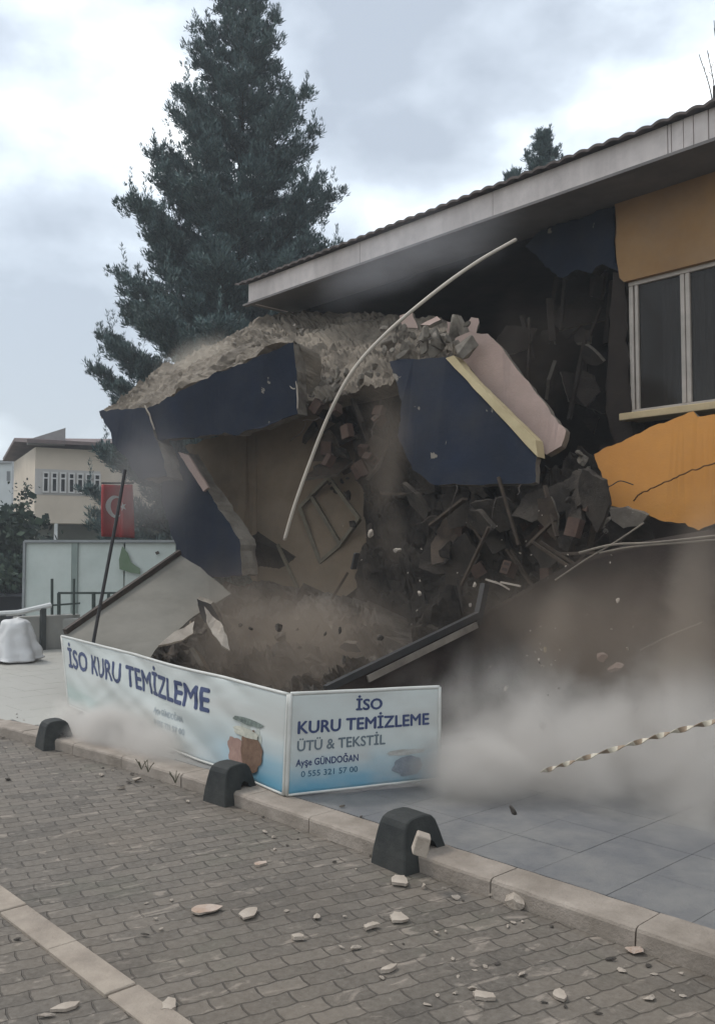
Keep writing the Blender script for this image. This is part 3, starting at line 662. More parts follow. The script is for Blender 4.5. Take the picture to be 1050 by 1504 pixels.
def banner_print(name, blue_lo, left):
    m = bpy.data.materials.new(name); m.use_nodes = True; n = m.node_tree.nodes; l = m.node_tree.links; p = n['Principled BSDF']; p.inputs['Roughness'].default_value = .45
    uv = n.new('ShaderNodeUVMap'); sx = n.new('ShaderNodeSeparateXYZ'); l.new(uv.outputs[0], sx.inputs[0])
    ns = n.new('ShaderNodeTexNoise'); ns.inputs['Scale'].default_value = 5; ns.inputs['Detail'].default_value = 6; l.new(uv.outputs[0], ns.inputs[0])
    def mth(op, a, b):
        q = n.new('ShaderNodeMath'); q.operation = op; q.use_clamp = True
        for i, v in enumerate((a, b)):
            if isinstance(v, (int, float)): q.inputs[i].default_value = v
            else: l.new(v, q.inputs[i])
        return q.outputs[0]
    def rg(v, a, b):
        q = n.new('ShaderNodeMapRange'); q.interpolation_type = 'SMOOTHSTEP'; q.inputs[1].default_value = a; q.inputs[2].default_value = b; l.new(v, q.inputs[0]); return q.outputs[0]
    jit = mth('ADD', sx.outputs[1], mth('MULTIPLY', ns.outputs[0], .25))
    low = rg(jit, blue_lo, .05)
    if left: low = mth('MULTIPLY', low, rg(sx.outputs[0], .6, .92))
    mx = n.new('ShaderNodeMix'); mx.data_type = 'RGBA'; l.new(low, mx.inputs[0]); mx.inputs[6].default_value = (.50, .525, .50, 1); mx.inputs[7].default_value = (.07, .25, .36, 1)
    c = mx.outputs[2]
    if left:
        g = mth('MULTIPLY', rg(sx.outputs[0], .42, .05), rg(sx.outputs[1], .5, .2)); g = mth('MULTIPLY', g, rg(ns.outputs[0], .3, .6))
        m2 = n.new('ShaderNodeMix'); m2.data_type = 'RGBA'; l.new(g, m2.inputs[0]); l.new(c, m2.inputs[6]); m2.inputs[7].default_value = (.33, .40, .37, 1); c = m2.outputs[2]
    dn = n.new('ShaderNodeTexNoise'); dn.inputs['Scale'].default_value = 2.3; dn.inputs['Detail'].default_value = 9; l.new(uv.outputs[0], dn.inputs[0])
    m3 = n.new('ShaderNodeMix'); m3.data_type = 'RGBA'; l.new(mth('MULTIPLY', rg(dn.outputs[0], .4, .7), .6), m3.inputs[0]); l.new(c, m3.inputs[6]); m3.inputs[7].default_value = (.38, .36, .33, 1)
    l.new(m3.outputs[2], p.inputs['Base Color']); return m
def banner_panel(P4, nu, nv, amp, seed, mt):
    fn, n = wave(P4, amp, seed); bm = bmesh.new(); V = []; uvl = bm.loops.layers.uv.new('UVMap')
    for j in range(nv+1): V.append([bm.verts.new(fn(i/nu, j/nv)) for i in range(nu+1)])
    for j in range(nv):
        for i in range(nu):
            f = bm.faces.new((V[j][i], V[j][i+1], V[j+1][i+1], V[j+1][i]))
            for lp, (a, b) in zip(f.loops, ((i, j), (i+1, j), (i+1, j+1), (i, j+1))): lp[uvl].uv = (a/nu, b/nv)
    o = link('banner_panel', bm, mt, ban, smooth=True); md = o.modifiers.new('thickness', 'SOLIDIFY'); md.thickness = .006; md.offset = -1 if n.dot((V and n)) else 0
    md.offset = 0
    return o, fn, n
pl_, fnL, nL = banner_panel(LP_, 90, 24, .05, 3, banner_print('left_banner_print', .75, True))
pr_, fnR, nR = banner_panel(RP_, 40, 24, .012, 7, banner_print('right_banner_print', .62, False))
fm = mat('white_banner_tube', (.58, .57, .53), (.45, .44, .40), 5, rough=.4, bump=.05)
for fn, P4 in ((fnL, LP_), (fnR, RP_)):
    bm = bmesh.new(); K = 40
    tube(bm, [fn(k/K, 1) for k in range(K+1)], .012, 7); tube(bm, [fn(k/K, 0) for k in range(K+1)], .009, 7)
    tube(bm, [fn(0, k/8) for k in range(9)], .013, 7); tube(bm, [fn(1, k/8) for k in range(9)], .013, 7)
    link('frame', bm, fm, ban, smooth=True)
bm = bmesh.new(); c0 = fnR(0, 0).lerp(fnL(1, 0), .5); c1 = fnR(0, 1).lerp(fnL(1, 1), .5)
tube(bm, [Vector((c0.x, c0.y+.02, .09)), c1+Vector((0, .02, .01))], .016, 8); link('corner_post', bm, mat('grey_green_post', (.12, .15, .11), (.07, .09, .07), 9), ban)
def text_on(body, fn, n, u0, v0, h, width, mt, parent, bold=.0, slope=0.0, asp=1.0, name='lettering', offs=.0045):
    cu = bpy.data.curves.new('t', 'FONT'); cu.body = body; cu.size = 1; cu.resolution_u = 3
    to = bpy.data.objects.new('t', cu); COL.objects.link(to)
    bpy.context.view_layer.update()
    me = bpy.data.meshes.new_from_object(to.evaluated_get(bpy.context.evaluated_depsgraph_get()))
    bpy.data.objects.remove(to)
    xs_ = [v.co.x for v in me.vertices]; x0, x1 = min(xs_), max(xs_)
    bm = bmesh.new(); bm.from_mesh(me); bmesh.ops.triangulate(bm, faces=bm.faces)
    lay = bm.verts.layers.float.new('lift')
    if bold:
        for dx, dy, lf in ((bold*.6, 0, .0004), (-bold*.6, 0, .0008), (0, bold*.5, .0012), (0, -bold*.5, .0016)):
            r = bmesh.ops.duplicate(bm, geom=[f for f in bm.faces if all(v[lay] == 0 for v in f.verts)])
            for g in r['geom']:
                if isinstance(g, bmesh.types.BMVert): g.co.x += dx; g.co.y += dy; g[lay] = lf
    for _ in range(2):
        es = [e for e in bm.edges if e.calc_length() > .25]
        if es: bmesh.ops.subdivide_edges(bm, edges=es, cuts=1); bmesh.ops.triangulate(bm, faces=bm.faces)
    for v in bm.verts:
        t = (v.co.x-x0)/(x1-x0); u = u0+width*t; w = v0+h*v.co.y/.72+slope*t
        v.co = fn(max(0, min(1, u)), max(0, min(1, w)))+n*(offs+v[lay])
    for f in bm.faces:
        if f.normal.dot(n) < 0: pass
    return link(name, bm, mt, parent)
ink = mat('navy_ink', (.035, .05, .12), (.05, .065, .14), 9, rough=.5, bump=0)
ink2 = mat('grey_green_ink', (.10, .13, .15), (.14, .17, .19), 9, rough=.5, bump=0)
inkp = mat('faded_ink', (.30, .34, .36), (.36, .40, .42), 9, rough=.5, bump=0)
text_on('İSO KURU TEMİZLEME', fnL, nL, .035, .57, .27, .72, ink, pl_, bold=.05)
text_on('Ayşe GÜNDOĞAN', fnL, nL, .53, .36, .07, .13, inkp, pl_, .01)
text_on('0 555 321 57 00', fnL, nL, .535, .22, .07, .13, inkp, pl_, .01)
text_on('İSO', fnR, nR, .43, .80, .115, .17, ink, pr_, .06)
text_on('KURU TEMİZLEME', fnR, nR, .055, .60, .125, .87, ink, pr_, .055)
text_on('ÜTÜ & TEKSTİL', fnR, nR, .055, .425, .105, .57, ink2, pr_, .04)
text_on('Ayşe GÜNDOĞAN', fnR, nR, .05, .275, .07, .40, ink, pr_, .04)
text_on('0 555 321 57 00', fnR, nR, .085, .165, .06, .36, mat('teal_ink', (.05, .12, .18), (.06, .14, .2), 9, bump=0), pr_, .02)
def blob(fn, n, cu_, cv, ru, rv, mt, parent, offs, name='printed_picture', seed=0, squeeze=0):
    bm = bmesh.new(); K = 28; vs = []
    cen = bm.verts.new(fn(cu_, cv)+n*offs)
    for k in range(K):
        a = 2*math.pi*k/K; r = 1+.26*rnoise((math.cos(a)*1.5, math.sin(a)*1.5, seed), 1.5)
        u = cu_+ru*r*math.cos(a)*(1-squeeze*math.sin(a)); v = cv+rv*r*math.sin(a)
        vs.append(bm.verts.new(fn(min(.995, max(.005, u)), min(.99, max(.01, v)))+n*offs))
    for k in range(K): bm.faces.new((cen, vs[k], vs[(k+1) % K]))
    return link(name, bm, mt, parent)
blob(fnL, nL, .895, .46, .040, .14, mat('pale_towel', (.46, .47, .42), (.36, .38, .34), 20), pl_, .005, seed=3)
blob(fnL, nL, .848, .24, .032, .15, mat('pink_sack', (.34, .22, .18), (.26, .16, .13), 14), pl_, .008, seed=1)
blob(fnL, nL, .898, .30, .036, .22, mat('brown_basket', (.19, .115, .075), (.12, .07, .045), 26), pl_, .011, seed=2)
blob(fnL, nL, .880, .48, .045, .05, mat('cream_towel', (.50, .48, .40), (.36, .36, .30), 30), pl_, .013, seed=6)
blob(fnL, nL, .885, .60, .050, .035, mat('dark_towel', (.08, .10, .09), (.22, .25, .22), 30), pl_, .0095, seed=7)
blob(fnR, nR, .78, .17, .10, .11, mat('dim_print', (.14, .16, .19), (.22, .24, .26), 12), pr_, .006, seed=8)
blob(fnR, nR, .76, .32, .13, .03, mat('tan_print', (.34, .32, .29), (.42, .42, .40), 12), pr_, .007, seed=9)

# ------------------------------------------------------------------ kerb bollards
bmat = mat('black_rubber', (.030, .033, .030), (.016, .018, .018), 6, rough=.75, bump=.25, bscale=30, dust=.3, dustc=(.10, .09, .08, 1))
def bollard_mesh():
    """tapered arch that straddles the kerb, open along the kerb line"""
    bm = bmesh.new()
    # profile in (y,z): outer tapered dome, inner notch
    outer = [(-.125, 0), (-.118, .08), (-.102, .17), (-.090, .225), (-.074, .255), (-.045, .272), (0, .279), (.06, .279), (.10, .268), (.125, .242), (.145, .19), (.170, .11), (.188, .06), (.190, .045)]
    inner = [(.128, .045), (.120, .09), (.10, .135), (.07, .155), (.045, .15), (.03, .12), (.024, .08), (.02, 0)]
    ol = outer+inner; rings = []
    xs_ = [-.5, -.46, -.25, 0, .25, .46, .5]
    for s in xs_:
        rr = []
        for y, z in ol:
            w = .27-.09*(z/.3)**1.2; e = 1-(.05 if abs(s) == .5 else 0)
            rr.append(bm.verts.new((s*w, y*(e), z*(1-.02*(abs(s) == .5)))))
        rings.append(rr)
    n = len(ol)
    for a, b in zip(rings, rings[1:]):
        for i in range(n): bm.faces.new((a[i], a[(i+1) % n], b[(i+1) % n], b[i]))
    f1 = bm.faces.new(rings[0]); f2 = bm.faces.new(rings[-1][::-1]); bmesh.ops.triangulate(bm, faces=[f1, f2])
    bmesh.ops.recalc_face_normals(bm, faces=bm.faces)
    return bm
b0 = link('kerb_bollard', bollard_mesh(), bmat)
spots = [(598, 1268, 'black arched kerb bollard with a stone block lodged in it'), (326, 1178, 'black kerb bollard standing in front of the banner corner'), (74, 1098, 'dust veiled kerb bollard at the far left of the kerb'), (1108, 1462, 'black kerb bollard cut off by the right side of the photo')]
for i, (px, py, lab) in enumerate(spots):
    o = b0 if i == 0 else b0.copy()
    if i: COL.objects.link(o)
    g = PZ(px, py, 0); o.location = (g.x, kerbY(g.x)+.035, 0); o.rotation_euler = (0, 0, (R(-4), R(3), R(-6), R(2))[i]); o.scale = ((1, 1, .94), (.9, .9, .88), (.85, .85, .82), (.9, .9, .9))[i]
    tag(o, lab, 'bollard', 'black bollards straddling the kerb')
# block lodged in the arch
bm = bmesh.new(); box(bm, -.036, .036, -.03, .03, -.052, .052); bevel(bm, .008, 2)
for v in bm.verts: v.co += v.co.normalized()*rnoise(v.co, 18)*.014
o = link('stone_block', bm, chipm); o.location = PD(619, 1239, 4.32); o.rotation_euler = (.3, .25, .9); tag(o, 'small pale stone block lodged in the arch of a bollard', 'stone')

# ------------------------------------------------------------------ debris on the road
big = [(757, 1332, .20, 'large pale stone lying against the kerb', 1), (733, 1321, .06, 'small stone just left of the large pale stone', 1), (721, 1318, .05, 'smallest of the stones beside the large pale stone', 1), (588, 1297, .20, 'flat white plaster piece in front of the arched bollard', .3), (622, 1305, .09, 'white plaster lump right of the flat plaster piece', .8),
       (670, 1321, .08, 'white chip halfway between bollard and large stone', .6), (585, 1350, .20, 'broad flat white scrap on the paving', .2), (545, 1363, .14, 'flat white scrap left of the broad scrap', .25), (641, 1373, .07, 'white lump below the broad scrap', .7), (655, 1370, .035, 'tiny chip beside a white lump', .8),
       (571, 1427, .11, 'isolated white flake on the lower paving', .3), (765, 1434, .07, 'rounded white chip in the lower middle of the paving', .5), (708, 1467, .16, 'largest white flake at the bottom right', .25), (694, 1455, .07, 'small lump on top of the bottom flake', .6), (668, 1462, .04, 'tiny chip left of the bottom flake', .8), (822, 1466, .12, 'pale flat scrap at the bottom right', .2),
       (930, 1399, .13, 'tan and white stone near the kerb at right', .6), (898, 1412, .07, 'small dark stone beside the tan stone', .5), (365, 1344, .20, 'broad white plaster smear piece on the paving at left', .15), (300, 1339, .22, 'pinkish flat scrap left of the white smear piece', .12), (438, 1380, .10, 'small white flake below the white smear', .3), (382, 1272, .14, 'thin white flake in the middle distance', .2),
       (200, 1148, .12, 'pale stone by the kerb in front of the banner', .8), (178, 1159, .10, 'dark flat stone on the paving near the left bollards', .4), (12, 1146, .10, 'dark flat stone at the left edge of the paving', .5), (404, 1250, .05, 'tiny white chip near the left kerb', .8), (150, 1140, .09, 'grey stone near the kerb at left', .6), (1000, 1432, .05, 'small chip below the last kerbstone', .5), (737, 1308, .03, 'pebble on the kerb', .8), (250, 1480, .16, 'long white flake right beside the pale strip', .15), (96, 1483, .14, 'white flake left of the pale strip at the bottom', .18), (130, 1425, .10, 'pale flake left of the pale strip', .2)]
darkstone = mat('dark_stone', (.10, .085, .07), (.05, .042, .036), 6, bump=.5)
tanstone = mat('tan_stone', (.36, .24, .17), (.5, .42, .36), 6, bump=.5)
for i, (px, py, s, lab, fl) in enumerate(big):
    m = darkstone if 'dark' in lab else tanstone if ('tan' in lab or 'pink' in lab) else chipm
    p = PZ(px, py, 0); s *= .66
    if fl < .5:
        K = random.choice((6, 7, 8)); a0 = random.uniform(0, 6); asp = random.uniform(.45, .75)
        P_ = [p+Vector((math.cos(a0)*math.cos(a)*s*.5*q1-math.sin(a0)*math.sin(a)*s*.5*asp*q2, math.sin(a0)*math.cos(a)*s*.5*q1+math.cos(a0)*math.sin(a)*s*.5*asp*q2, .010+.03*fl)) for a, q1, q2 in [(2*math.pi*k/K+random.uniform(-.2, .2), random.uniform(.7, 1.2), random.uniform(.65, 1.2)) for k in range(K)]]
        tag(slab('plaster_chip', P_, .006+.03*fl, [m, chipm], s*.06, s*.08, back=(0, 0, -1), seed=i), lab, 'plaster piece'); continue
    chunk('plaster_chip' if fl < .5 else 'stone', (p.x, p.y, s*.22*max(fl, .12)+.004), (s, s*random.uniform(.55, .9), s*max(.10, fl)*.9), m, lab, 'stone' if fl >= .5 else 'plaster piece', None, rot=(random.uniform(-.15, .15), random.uniform(-.15, .15), random.uniform(0, 6)))
rnd = random.Random(77)
for i in range(110):
    px, py = rnd.uniform(20, 1040), rnd.uniform(1160, 1495); p = PZ(px, py, 0)
    if p.y > kerbY(p.x)-.05 or p.y < .3: continue
    if rnd.random() < .5 and px < 500: continue
    s = rnd.choice((.015, .02, .025, .03, .045))
    chunk('plaster_chip', (p.x, p.y, s*.2), (s*1.4, s, s*.5), chipm if rnd.random() < .8 else darkstone, 'tiny plaster chip strewn on the block paving', 'plaster piece', 'tiny chips strewn on the road', rot=(0, 0, rnd.uniform(0, 6)), k=rnd.randrange(10))
for i in range(60):
    x = rnd.uniform(-9, -3.2); y = kerbY(x)+rnd.choice((rnd.uniform(-.25, -.02), rnd.uniform(.2, .45))); s = rnd.choice((.02, .03, .045))
    chunk('plaster_chip', (x, y, (0 if y < kerbY(x) else ZP)+s*.25), (s, s, s*.6), rnd.choice((chipm, darkstone, concrete)), 'small crumb of rubble along the left stretch of the kerb', 'rubble', 'rubble crumbs along the kerb', rot=(0, 0, rnd.uniform(0, 6)), k=rnd.randrange(10))
# twigs on the kerb
for j, (px, py) in enumerate(((208, 1130), (218, 1134), (258, 1150))):
    bm = bmesh.new(); g = PZ(px, py, .09)
    for k in range(5):
        a = rnd.uniform(0, 6); tube(bm, [g, g+Vector((math.cos(a)*.02, math.sin(a)*.02, .04)), g+Vector((math.cos(a)*.04, math.sin(a)*.04, .05+.03*rnd.random()))], .003, 4)
    tag(link('weed', bm, mat('dry_weed', (.13, .12, .075), (.08, .075, .05), 9), loc=g), ('small dry weed on the kerb, leftmost of three', 'small dry weed on the kerb, middle of three', 'small dry weed on the kerb, rightmost of three')[j], 'weed')
# debris in the air
air = [(753, 1190, .055, 3.9, darkstone, 'dark fragment falling in front of the pale dust'), (690, 888, .05, 6.2, chipm, 'pale crumb left of the black bar top'), (697, 859, .05, 6.2, chipm, 'pale crumb just above the black bar'), (616, 872, .06, 6.2, chipm, 'white crumb falling over the dark rubble'), (583, 808, .08, 6.2, chipm, 'grey white fragment flying near the pale frame'), (545, 784, .09, 6.3, chipm, 'pale shard flying right of the window frame'),
       (905, 980, .11, 6.0, pink, 'large pinkish fragment falling at right'), (884, 965, .08, 6.0, pink, 'smaller pinkish fragment left of the large one'), (800, 955, .05, 6.0, cream, 'cream crumb in front of the brown awning'), (743, 1010, .05, 5.8, chipm, 'pale crumb above the dust cloud'), (797, 1065, .07, 5.5, concrete, 'grey fragment half hidden in dust'), (487, 921, .05, 6.2, chipm, 'pale crumb above the twisted rod'), (907, 883, .05, 6, chipm, 'pale crumb below the slack cables'), (921, 952, .03, 6, chipm, 'tiny bright crumb at right'),
       (120, 1048, .06, 5.0, darkstone, 'dark fragment below the left end of the banner'), (142, 1053, .04, 5.0, darkstone, 'second dark fragment below the banner lettering'), (170, 1056, .035, 5.0, darkstone, 'tiny dark fragment below the banner lettering'), (270, 1060, .03, 4.6, darkstone, 'tiny dark fragment before the banner middle')]
for px, py, s, Y, m, lab in air:
    chunk('flying_fragment', PY(px, py, Y) if Y > 5.2 or py > 1100 else PD(px, py, 8.2), s*1.2, m, lab, 'fragment')
for i in range(60):
    px, py = rnd.choice(((rnd.uniform(480, 940), rnd.uniform(740, 1010)), (rnd.gauss(800, 14), rnd.gauss(965, 28))))
    chunk('flying_fragment', PY(px, py, rnd.uniform(5.2, 6.4)), rnd.choice((.012, .018, .026)), rnd.choice((chipm, chipm, concrete)), 'tiny pale crumb flying in front of the dark wreck', 'fragment', 'tiny crumbs in the air')
# barrier tape
def ribbon(name, P_, w, twist, mats, nper):
    bm = bmesh.new(); Q = catmull(P_, 90); L_ = len(Q); V = []
    for i, p in enumerate(Q):
        t = (Q[min(i+1, L_-1)]-Q[max(i-1, 0)]).normalized(); a = t.cross(Vector((0, 0, 1))).normalized(); b = a.cross(t)
        an = i*twist; d = (a*math.cos(an)+b*math.sin(an))*w/2
        n_ = t.cross(d).normalized()*.002
        V.append([bm.verts.new(p+d+n_), bm.verts.new(p-d+n_), bm.verts.new(p-d-n_), bm.verts.new(p+d-n_)])
    for i in range(L_-1):
        for k in range(4):
            f = bm.faces.new((V[i][k], V[i][(k+1) % 4], V[i+1][(k+1) % 4], V[i+1][k])); f.material_index = (i//nper) % 2
    return link(name, bm, mats, loc=Q[L_//2])
o = ribbon('barrier_tape', [PY(795, 1134, 4.55), PY(850, 1116, 4.5), PY(930, 1092, 4.45), PY(1000, 1072, 4.4), PY(1080, 1052, 4.35)], .028, .075, [mat('tape_white', (.50, .45, .36), (.5, .44, .34), 9, rough=.4), mat('tape_ochre', (.28, .21, .14), (.22, .16, .11), 9, rough=.4)], 14)
tag(o, 'twisted pale and brown barrier tape stretched through the dust', 'barrier tape')

# ------------------------------------------------------------------ conifers
def conifer(base, H, prof, seed, label, name='conifer_tree', dens=1.0, leafs=.2, group=None):
    """prof(t, az) -> branch length (m) at height fraction t"""
    rnd = random.Random(seed); root = empty(name, base); tag(root, label, 'tree', group)
    bm = bmesh.new(); tube(bm, [Vector(base)+Vector((rnoise((0, 0, k), .5, seed)*.08, 0, H*k/12)) for k in range(13)], H*.016, 10, .03)
    link('trunk', bm, mat('tree_bark', (.055, .042, .033), (.03, .024, .02), 8, bump=.6), root)
    bb = bmesh.new(); bl = bmesh.new()
    nb = int(H*10*dens)
    def tuft(p, d, s, k=9):
        for q in range(k):
            a = Vector((rnd.gauss(0, 1), rnd.gauss(0, 1), rnd.gauss(0, .8))).normalized()
            t = (d+a*.85).normalized(); w = t.cross(a).normalized()*s*.085
            o2 = p+a*s*.25; e = o2+t*s*rnd.uniform(.6, 1.15)
            vs = [bl.verts.new(x) for x in (o2-w*.6, o2+w*.6, o2.lerp(e, .55)+w, e, o2.lerp(e, .55)-w)]
            f = bl.faces.new(vs); f.material_index = 0 if rnd.random() < .6 else 1
    UPV = Vector((0, 0, 1))
    for i in range(nb):
        t = .05+.94*((i+rnd.random())/nb)**1.12; az = i*2.399+rnd.uniform(-.4, .4); z = H*t
        Lb = prof(t, az)*rnd.uniform(.70, 1.10)
        o_ = Vector(base)+Vector((0, 0, z)); dr = Vector((math.cos(az), math.sin(az), 0)); sd_ = Vector((-dr.y, dr.x, 0)); n = 6; P_ = []
        rise = .30+.4*t
        for k in range(n+1):
            s = k/n; P_.append(o_+dr*Lb*s*(1-.10*s)+Vector((0, 0, Lb*(rise*s*s-.12*s)))+Vector((rnoise((i, k, 0), .7)*.08, rnoise((k, i, 3), .7)*.08, 0)))
        tube(bb, P_, .012+.02*Lb/3, 4, .006)
        m = max(3, int(Lb*4.2))
        for k in range(m):
            s = .18+.82*(k+rnd.random()*.8)/m; x = s*n; a = P_[min(int(x), n-1)].lerp(P_[min(int(x), n-1)+1], x-min(int(x), n-1))
            for side in (-1, 1):
                ll = (.25+.75*math.sin(math.pi*min(1, s*.85)))*min(1.15, Lb*.34)*rnd.uniform(.5, 1.1)
                q0 = a; dq = (sd_*side*rnd.uniform(.4, 1)+dr*rnd.uniform(.3, .9)+UPV*rnd.uniform(.05, .5)).normalized()
                e = a+dq*ll; tube(bb, [a, e], .008, 3, .004)
                kk = max(2, int(ll*8.5))
                for j in range(kk):
                    c = a.lerp(e, (j+.6)/kk); sz = leafs*rnd.uniform(.8, 1.3)
                    for _ in range(4): tuft(c+Vector((rnd.gauss(0, .08), rnd.gauss(0, .08), rnd.gauss(.02, .08))), dq*.5+UPV*.7, sz)
                # the branchlet ends in an upright spire
                for j in range(3): tuft(e+UPV*(j*leafs*.45)+Vector((rnd.gauss(0, .03), rnd.gauss(0, .03), 0)), UPV*1.2+dq*.3, leafs*(1.1-.2*j), 5)
        sp = min(.9, .08+Lb*.24)
        for k in range(9):
            f_ = k/8; tuft(P_[-1]+UPV*sp*f_+dr*.1*f_+Vector((rnd.gauss(0, .09*(1-f_)), rnd.gauss(0, .09*(1-f_)), 0)), UPV*1.1, leafs*(1.1-.3*f_))
    link('branches', bb, mat('tree_bark', (1, 1, 1)), root)
    link('crown', bl, [mat('conifer_needles', (.080, .125, .120), (.052, .084, .088), 1.2, bump=0, rough=.7), mat('conifer_needles_light', (.125, .175, .155), (.085, .125, .12), 1.2, bump=0, rough=.7)], root)  # needle colours blued and lightened to carry the distance haze
    return root
TD = 27.0
tb = PD(352, 815, TD); tb.z = -.85; HT = (815+70)/F*TD+1.6+.85
pxm = F/TD
def tab(xs_, ys_, x):
    if x <= xs_[0]: return ys_[0]
    for a, b, c, d in zip(xs_, xs_[1:], ys_, ys_[1:]):
        if x <= b: return c+(d-c)*(x-a)/(b-a)
    return ys_[-1]
def prof_main(t, az):
    z = tb.z+HT*t; py = 815-(z-1.6)*F/TD
    l = tab([-60, 0, 90, 200, 300, 360, 480, 600, 690, 900], [4, 42, 92, 118, 155, 180, 214, 232, 238, 240], py)/pxm
    r_ = tab([-60, 0, 100, 160, 270, 330, 500, 900], [4, 44, 88, 98, 128, 148, 185, 230], py)/pxm
    s = Vector((math.cos(az), math.sin(az), 0)).dot(rt)
    return (r_*(1+s)/2+l*(1-s)/2)*.93
conifer(tb, HT, prof_main, 5, 'tall dense conifer rising behind the wreck at left', dens=1.0, leafs=.15)
b = PD(803, 815, 26); b.z = -.85
ztop = 1.6+(815-180)/F*26
conifer(b, ztop+.85, lambda t, az: max(.06, (1-t)*8*(.65+.45*math.sin(az*2+1))), 8, 'slender conifer tip showing above the roof ridge', dens=1.3, leafs=.12)
b = PD(757, 815, 30); b.z = -.85; ztop = 1.6+(815-243)/F*30
conifer(b, ztop+.85, lambda t, az: max(.05, (1-t)*3.0), 18, 'tiny conifer tip left of the slender one above the roof', dens=.8, leafs=.2)
# bare tree
b = PD(1062, 815, 22); b.z = -.85; root = empty('bare_tree', b); tag(root, 'leafless twigs at the right edge of the sky', 'tree')
bm = bmesh.new(); H = 1.6+(815-110)/F*22+.85; tube(bm, [b+Vector((0, 0, H*k/6)) for k in range(7)], .14, 8, .04); link('trunk', bm, mat('tree_bark', (1, 1, 1)), root)
bm = bmesh.new()
tp = b+Vector((0, 0, H*.93))
for px, py in ((1026, 80), (1038, 74), (1048, 30), (1066, 60), (1085, 40), (1100, 80)):
    e = PD(px, py, 22); mid = tp.lerp(e, .5)+rt*.08
    tube(bm, catmull([tp, mid, e], 5), .022, 5, .009)
    for k in range(3):
        c = mid.lerp(e, .3+.2*k); tube(bm, [c, c+Vector((rnd.uniform(-.1, .1), rnd.uniform(-.1, .1), .22))], .010, 4, .005)
link('branches', bm, mat('tree_bark', (1, 1, 1)), root)

# broadleaf background trees
def broadleaf(base, H, rad, seed, label, dark=False, n=2600):
    rnd = random.Random(seed); root = empty('leafy_tree', base); tag(root, label, 'tree')
    bm = bmesh.new(); tube(bm, [Vector(base), Vector(base)+Vector((0, 0, H*.6))], rad*.08, 8, rad*.04)
    for k in range(7):
        a = k*.9; tube(bm, [Vector(base)+Vector((0, 0, H*.3)), Vector(base)+Vector((math.cos(a)*rad*.6, math.sin(a)*rad*.6, H*.7))], .05, 5, .02)
    link('trunk', bm, mat('tree_bark', (1, 1, 1)), root); bm = bmesh.new()
    cl = [Vector((rnd.gauss(0, .42), rnd.gauss(0, .42), rnd.gauss(.1, .32))) for _ in range(16)]
    for i in range(n):
        c = rnd.choice(cl)+Vector((rnd.gauss(0, .17), rnd.gauss(0, .17), rnd.gauss(0, .14)))
        p = Vector(base)+Vector((c.x*rad, c.y*rad, H*.56+c.z*H*.42)); s = rad*.055*rnd.uniform(.7, 1.4)
        a = Vector((rnd.gauss(0, 1), rnd.gauss(0, 1), rnd.gauss(0, 1))).normalized(); b_ = a.cross(Vector((rnd.random(), rnd.random(), rnd.random()))).normalized()
        f = bm.faces.new([bm.verts.new(p+q) for q in (a*s, b_*s, -a*s, -b_*s*.8)]); f.material_index = rnd.random() < .35
    link('crown', bm, [mat('leaf_dark', (.035, .055, .040), (.022, .036, .03), 1.5, bump=0), mat('leaf_mid', (.06, .085, .055), (.04, .06, .04), 1.5, bump=0)], root)
def gb(px, d, z=-.85):
    p = PD(px, 815, d); p.z = z; return p
broadleaf(gb(-8, 30), 4.4, 1.7, 21, 'dark leafy tree at the left edge below the white block', n=3200)
broadleaf(gb(34, 34), 4.3, 1.2, 22, 'narrow dark tree touching the left wall of the cream house', n=2200)
broadleaf(gb(12, 24), 2.9, 1.3, 23, 'low dark bush tree behind the parked car', n=2600)
broadleaf(gb(-50, 27), 4.3, 2.0, 24, 'dark tree half outside the left edge', n=2200)

# ------------------------------------------------------------------ background houses
def hbox(d, px0, px1, z0, z1, dep):  # box facing the camera direction; returns local axes
    a = gb(px0, d, z0); b_ = gb(px1, d, z0); return a, b_
def prism(bm, a, b_, z0, z1, depth, mi=0, dz=None):
    a = Vector((a.x, a.y, 0)); b_ = Vector((b_.x, b_.y, 0)); n = Vector((-(b_-a).y, (b_-a).x, 0)).normalized()
    if n.dot(fh) < 0: n = -n
    B = [a, b_, b_+n*depth, a+n*depth]; lo = [bm.verts.new((p.x, p.y, z0)) for p in B]; hi = [bm.verts.new((p.x, p.y, z1)) for p in B]
    for i in range(4): bm.faces.new((lo[i], lo[(i+1) % 4], hi[(i+1) % 4], hi[i])).material_index = mi
    bm.faces.new(lo[::-1]).material_index = mi; bm.faces.new(hi).material_index = mi
    return n
def zz(py, d): return 1.6+(815-py)/F*d
HD = 38.0
hs = empty('cream_house', gb(120, HD)); tag(hs, 'cream two storey house with a row of small windows behind the white hoarding', 'house')
ax, bx = gb(50, HD), gb(262, HD+3)
hl = (bx-ax).normalized()
def hp(px):  # point on the house front line under pixel column
    r = ray(px, 815); r = Vector((r.x, r.y)); # intersect with line ax + hl*t
    det = r.x*(-hl.y)-r.y*(-hl.x); t = (ax.x*(-hl.y)-ax.y*(-hl.x))/det; return Vector((r.x*t, r.y*t, 0))
bm = bmesh.new(); n = prism(bm, ax, bx, zz(768, HD), zz(656, HD), 7); link('wall', bm, mat('cream_house_paint', (.60, .51, .41), (.52, .44, .35), .8, bump=.05), hs)
bm = bmesh.new(); prism(bm, hp(62)+n*1.2, bx+n*1.2, -.85, zz(768, HD)-.01, 5.5); link('ground_floor_wall', bm, mat('green_grey_wall', (.17, .18, .14), (.12, .125, .10), .8), hs)
bm = bmesh.new(); prism(bm, hp(80), hp(84.5), -.85, zz(768, HD)-.01, .14); link('column', bm, whitem, hs)
